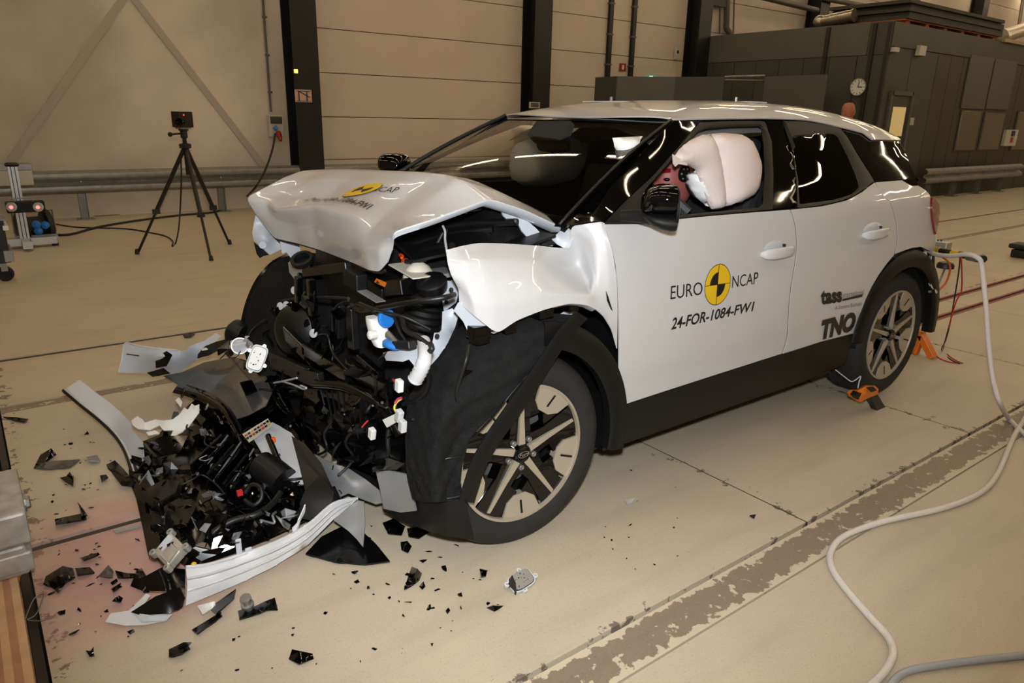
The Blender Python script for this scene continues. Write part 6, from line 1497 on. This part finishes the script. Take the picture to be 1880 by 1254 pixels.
o = zs('grey_strip', [(207, 973, .012), (255, 961, .014), (258, 966, .013), (212, 977, .011)], 'silver', None, step=20); o.parent = None; o.matrix_parent_inverse = Matrix.Identity(4); tag(o, 'pale grey trim strip on the dark track rail left of the control unit', 'strip')
# small splinters: nothing tells them apart
def splinters(n, region, size, label, group, seed, m=('gloss', 'shiny')):
    r_ = random.Random(seed); k = 0
    while k < n:
        us = [p[0] for p in region]; vs = [p[1] for p in region]; u, v = r_.uniform(min(us), max(us)), r_.uniform(min(vs), max(vs))
        if not inpoly((u, v), region): continue
        s_ = r_.uniform(*size); c = P(u, v, 'z', s_*.22); o = shard(r_, c, s_, r_.choice(m), 'plastic_splinter', None, up=(0, 0, 1), thick=s_*.12)
        zmin = min((vv.co.z for vv in o.data.vertices)); o.location.z = -zmin+.0005
        tag(o, label, 'splinter', group); k += 1
splinters(34, [(600, 960), (760, 985), (880, 1010), (930, 1120), (830, 1130), (640, 1090), (600, 1050)], (.005, .017), 'small black plastic splinter scattered on the floor in front of the tyre', 'splinters in front of the tyre', 11)
splinters(26, [(90, 780), (200, 790), (235, 880), (245, 950), (110, 960), (70, 900)], (.005, .016), 'small black plastic splinter on the floor left of the fallen bumper', 'splinters left of the bumper', 12)
splinters(34, [(110, 1000), (260, 990), (300, 1150), (200, 1180), (120, 1160), (90, 1090)], (.005, .018), 'small black plastic splinter on the pink spill by the bumper corner', 'splinters on the spill', 13)
splinters(16, [(1090, 830), (1250, 850), (1400, 960), (1250, 1040), (1100, 1060), (1090, 950)], (.004, .011), 'tiny black splinter on the floor right of the front tyre', 'splinters beside the car', 14)
splinters(18, [(300, 1160), (640, 1110), (900, 1150), (700, 1230), (300, 1240)], (.003, .009), 'tiny dark crumb on the near floor in front of the bumper', 'crumbs on the near floor', 15)
splinters(10, [(560, 1000), (700, 960), (745, 990), (640, 1060)], (.01, .022), 'black broken plastic bit around the splitter panel', 'bits around the splitter', 16)

# ================================================================== RIGHT SIDE THINGS
# infrared thermometer gun by the rear tyre
ty = 1.02
tg = empty('thermometer_gun', tuple(P(1610, 757, 'z', 0)), 'orange and black handheld thermometer gun on the floor by the rear tyre', 'thermometer')
G3 = lambda u, v, y=ty: P(u, v, 'y', y)
sheet('body', [(1570, 727, ty), (1576, 716, ty), (1590, 709, ty), (1606, 708, ty), (1613, 714, ty), (1612, 724, ty), (1602, 728, ty), (1590, 733, ty), (1580, 739, ty), (1572, 735, ty)], MT['orange'], tg, ctrl=[(1590, 720, ty+.02)], step=6, thick=.05)
sheet('handle', [(1598, 729, ty), (1611, 723, ty), (1619, 737, ty), (1627, 750, ty), (1620, 758, ty), (1612, 757, ty), (1606, 744, ty)], MT['black'], tg, step=6, thick=.035)
sheet('display', [(1592, 712, ty+.028), (1604, 710, ty+.028), (1610, 717, ty+.028), (1600, 720, ty+.028)], MT['cable'], tg, step=8, thick=.006)
sheet('front_cap', [(1570, 727, ty+.022), (1576, 720, ty+.024), (1582, 722, ty+.026), (1576, 734, ty+.024)], MT['trim'], tg, step=6, thick=.03)
q = cr([P(u, v, 'y', y) for u, v, y in [(1534, 679, .93), (1548, 690, .95), (1562, 700, .97), (1570, 698, .99), (1580, 691, 1.0), (1577, 702, 1.01), (1575, 713, 1.02)]], 5)
o = MB().tube(q, .003, 6).build('sensor_lead', MT['clearish'], smooth=60); tag(o, 'thin pale lead from the sill to the thermometer gun', 'cable')
# orange wheel stand behind the rear wheel
ws = empty('wheel_chock', tuple(P(1695, 655, 'z', 0)), 'orange A shaped stand on the floor behind the rear wheel', 'stand')
xw = P(1700, 655, 'z', 0)[0]
for a_, b_ in (((1692, 612), (1678, 654)), ((1688, 610), (1714, 655))):
    p, q = P(*a_, 'x', xw), P(*b_, 'x', xw); p[2] = max(p[2], .05); q[2] = .0
    d = q-p; MB().box((p+q)/2+np.array([0, 0, .004]), (np.linalg.norm(d), .06, .045), Vector(d).to_track_quat('X', 'Z').to_matrix()).build('leg', MT['orange'], ws, bevel=.006)
MB().box(P(1690, 611, 'x', xw), (.07, .05, .035)).build('hinge', MT['orange'], ws, bevel=.006)
# rear measuring harness
rod_a, rod_b = P(1690, 453, 'x', -3.30), P(1806, 476, 'y', 1.28)
rd_ = empty('cable_boom', tuple(rod_a), 'black boom with yellow bands carrying cables out from the car rear', 'boom')
MB().tube([rod_a, rod_b], .018, 12).build('rod', MT['cable'], rd_, smooth=60)
for t0, t1 in ((.27, .37), (.56, .67)): MB().tube([rod_a+(rod_b-rod_a)*t0, rod_a+(rod_b-rod_a)*t1], .0195, 12).build('yellow_band', MT['yellow'], rd_, smooth=60)
MB().tube([rod_a+(rod_b-rod_a)*.80, rod_a+(rod_b-rod_a)*.98], .024, 12).build('tape_wrap', MT['silver'], rd_, smooth=60)
H = []
for u, v, y in [(1691, 447, .80), (1702, 459, .86), (1718, 467, .95), (1745, 470, 1.08), (1775, 467, 1.2), (1796, 474, 1.27), (1802, 486, 1.29), (1806, 520, 1.33), (1811, 570, 1.38), (1816, 640, 1.44), (1824, 700, 1.50), (1836, 740, 1.56)]: H.append(P(u, v, 'y', y))
FLH = [(1852, 768), (1875, 792), (1905, 812), (1940, 800), (1930, 770), (1895, 755), (1878, 775), (1860, 804), (1833, 866), (1802, 903), (1734, 932), (1620, 958), (1551, 984), (1526, 1012), (1528, 1044), (1557, 1086), (1598, 1133), (1630, 1169), (1640, 1200), (1627, 1229), (1601, 1256), (1560, 1290)]
H += [P(u, v, 'z', .0135) for u, v in FLH]
hs = MB().tube(cr(H, 7), .0125, 10).build('wrapped_hose', MT['hose'], smooth=60); tag(hs, 'long white wrapped cable hose from the car rear snaking over the floor', 'hose')
q = cr([P(u, v, 'z', .012) for u, v in [(1632, 1262), (1662, 1234), (1740, 1219), (1880, 1203), (1960, 1196)]], 6)
o = MB().tube(q, .011, 10).build('grey_hose', MT['ghose'], smooth=60); tag(o, 'grey hose lying across the bottom right corner of the floor', 'hose')
wh = MB().tube(cr([P(u, v, 'y', y) for u, v, y in [(1698, 462, .90), (1700, 478, .91), (1703, 500, .92), (1708, 522, .93), (1718, 537, .94)]], 6), .010, 8).build('bumper_lead', MT['hose'], smooth=60); tag(wh, 'short white lead taped down the rear bumper corner', 'cable')
for v in (489, 535): o = MB().box(P(1702 if v < 500 else 1708, v, 'y', .93), (.03, .01, .012)); o = o.build('tape', MT['silver'], wh)
MT['oj'] = mat('orange_cable', (214, 96, 40), .5)
def hang(pts, r, m, label):
    o = MB().tube(cr([P(u, v, 'y', y) if y is not None else P(u, v, 'z', r) for u, v, y in pts], 6), r, 6).build('lead', MT[m], smooth=60); tag(o, label, 'cable')
hang([(1730, 472, .9), (1742, 482, .92), (1744, 498, .92), (1736, 520, .9), (1722, 534, .88)], .006, 'oj', 'orange cable curving down from the boom to the rear bumper')
hang([(1763, 470, 1.15), (1760, 500, 1.12), (1752, 550, 1.08), (1744, 595, 1.0), (1736, 625, .95), (1729, 643, None), (1745, 660, None), (1762, 668, None)], .004, 'cable', 'thin black lead hanging from the boom to the floor')
hang([(1764, 470, 1.16), (1766, 500, 1.14), (1765, 535, 1.1), (1755, 555, 1.07), (1742, 600, 1.0), (1732, 640, None), (1741, 652, None), (1757, 663, None), (1768, 667, None)], .004, 'wred', 'thin red lead hanging from the boom to the floor')
hang([(1712, 645, None), (1722, 656, None), (1740, 664, None), (1757, 667, None)], .004, 'wred', 'thin red lead on the floor from the orange stand')
an = empty('antenna_puck', tuple(P(1735, 490, 'x', -3.45)), 'round black antenna puck on a bracket behind the car', 'antenna')
MB().lathe([(.0, .04), (.04, .035), (.05, .02), (.05, 0), (0, 0)], P(1735, 492, 'x', -3.42), (0, 0, 1), 18).build('dome', MT['cable'], an, smooth=40)
MB().tube([P(1735, 493, 'x', -3.42), P(1724, 520, 'x', -3.35), P(1716, 545, 'x', -3.25)], .006, 6).build('bracket', MT['steel'], an)
mbx = empty('measuring_box', tuple(P(1720, 460, 'x', -3.38)), 'small metal measuring box at the rear of the car above the boom', 'box')
MB().box(P(1724, 450, 'x', -3.40), (.08, .12, .05)).build('case', MT['alu'], mbx, bevel=.004)
for k in range(3): MB().tube([P(1716+k*6, 446, 'x', -3.40), P(1716+k*6, 440, 'x', -3.40)], .006, 8).build('terminal', MT['cable'], mbx)
# pink tag at the rear bumper
o = MB().box(P(1704, 575, 'y', .80), (.02, .05, .10)).build('pink_tag', mat('pink_tag', (190, 90, 110), .6), car)
# dark foot of a stand at the right edge
c = P(1884, 474, 'z', 0)
st = empty('stand_foot', (c[0], c[1], 0), 'dark stand foot on the far floor at the right edge', 'stand')
MB().box((c[0], c[1], .05), (.2, .3, .10)).build('base', MT['cable'], st, bevel=.02); MB().box((c[0], c[1], .14), (.26, .36, .06)).build('top', MT['cable'], st, bevel=.02)
# ================================================================== man standing behind the car
hp = P(1557, 207, 'z', 1.66)
pm = empty('person', (hp[0], hp[1], 0), 'balding man in dark clothes standing behind the car, only his head showing', 'person')
MT['pskin'] = mat('skin', (176, 108, 84), .6); MT['pcloth'] = mat('dark_clothes', (30, 30, 34), .9); MT['phair'] = mat('short_grey_hair', (120, 96, 80), .9)
def skin_body(name, joints, edges, m, par):
    me = bpy.data.meshes.new(name); me.from_pydata([j[:3] for j in joints], edges, []); o = bpy.data.objects.new(name, me); me.materials.append(MT[m]); link(o, par); _WL[o.name] = (0, 0, 0)
    o.modifiers.new('skin', 'SKIN'); sd = o.modifiers.new('sub', 'SUBSURF'); sd.levels = 2; sd.render_levels = 2
    for i, j in enumerate(joints): me.skin_vertices[0].data[i].radius = (j[3], j[4])
    me.skin_vertices[0].data[0].use_root = True
    return o
X, Y = hp[0], hp[1]
J = [(X, Y, .95, .16, .13), (X, Y, 1.15, .16, .12), (X, Y, 1.38, .19, .12), (X, Y, 1.50, .07, .07), (X, Y, 1.56, .055, .055)]
E_ = [(0, 1), (1, 2), (2, 3), (3, 4)]
for s_ in (-1, 1):
    n0 = len(J); J += [(X, Y+s_*.20, 1.42, .07, .07), (X-.02, Y+s_*.25, 1.14, .05, .05), (X+.06, Y+s_*.24, .90, .04, .04), (X, Y+s_*.10, .88, .09, .09), (X+.01, Y+s_*.11, .48, .065, .065), (X, Y+s_*.11, .08, .05, .05), (X+.14, Y+s_*.12, .05, .045, .045)]
    E_ += [(2, n0), (n0, n0+1), (n0+1, n0+2), (0, n0+3), (n0+3, n0+4), (n0+4, n0+5), (n0+5, n0+6)]
skin_body('body', J, E_, 'pcloth', pm)
MB().lathe([(0, .125), (.05, .115), (.075, .08), (.082, .03), (.078, -.02), (.065, -.07), (.05, -.10), (.05, -.14), (0, -.14)], (X, Y, 1.665), (.1, 0, 1), 20).build('head', MT['pskin'], pm, smooth=180)
for s_ in (-1, 1): MB().ball((X-.005, Y+s_*.082, 1.655), (.018, .010, .03)).build('ear', MT['pskin'], pm, smooth=180)
MB().ball((X+.085, Y, 1.64), (.02, .014, .024)).build('nose', MT['pskin'], pm, smooth=180)
MB().ball((X-.02, Y, 1.675), (.078, .086, .07)).build('hair', MT['phair'], pm, smooth=180)
# ================================================================== barrier at the left edge
MT['wood'] = mat('plywood', (196, 160, 122), .6, vary=.1, vscale=14); MT['wood2'] = mat('plywood_dark', (170, 122, 92), .6, vary=.1, vscale=14)
MT['blocksteel'] = mat('scuffed_steel_block', (176, 174, 168), .5, metal=.35, vary=.22, vscale=18, bump=.1, bscale=30)
bw = empty('barrier_beam', (1.75, 1.0, -.16), 'layered plywood barrier beam at the lower left corner', 'beam')
for k in range(8):
    MB().span((1.517+k*.020, .18, -.16), (1.537+k*.020, 2.0, .12)).build('ply_layer', MT['wood' if k % 2 == 0 else 'wood2'], bw)
MB().span((1.677, .18, -.16), (2.3, 2.0, .118)).build('backing', MT['subfloor'], bw)
bk = empty('barrier_block', (1.7, .1, .121), 'scuffed pale steel barrier block with a hexagon bolt at the left edge', 'block')
MB().span((1.462, -.06, .225), (2.1, .30, .335)).build('upper_block', MT['blocksteel'], bk, bevel=.010)
MB().span((1.480, .0, .121), (2.1, .30, .224)).build('lower_block', MT['blocksteel'], bk, bevel=.010)
MB().span((1.466, .20, .13), (1.60, .302, .20)).build('face_plate', MT['blocksteel'], bk, bevel=.008)
MB().lathe([(.022, 0), (.022, .014), (.018, .018), (0, .018)], (1.462, .10, .27), (-1, 0, 0), 6).build('bolt_head', MT['steel'], bk)
MB().lathe([(.03, 0), (.03, .005), (0, .005)], (1.462, .10, .27), (-1, 0, 0), 20).build('washer', MT['steel'], bk)
q = cr([P(u, v, 'z', .01) for u, v in [(45, 1140), (62, 1100), (80, 1092), (66, 1128), (50, 1138), (80, 1139), (90, 1128)]], 5)
o = MB().tube(q, .002, 5).build('wire_loop', MT['steel'], smooth=60); tag(o, 'thin bent steel wire loop on the floor beside the plywood barrier', 'wire')
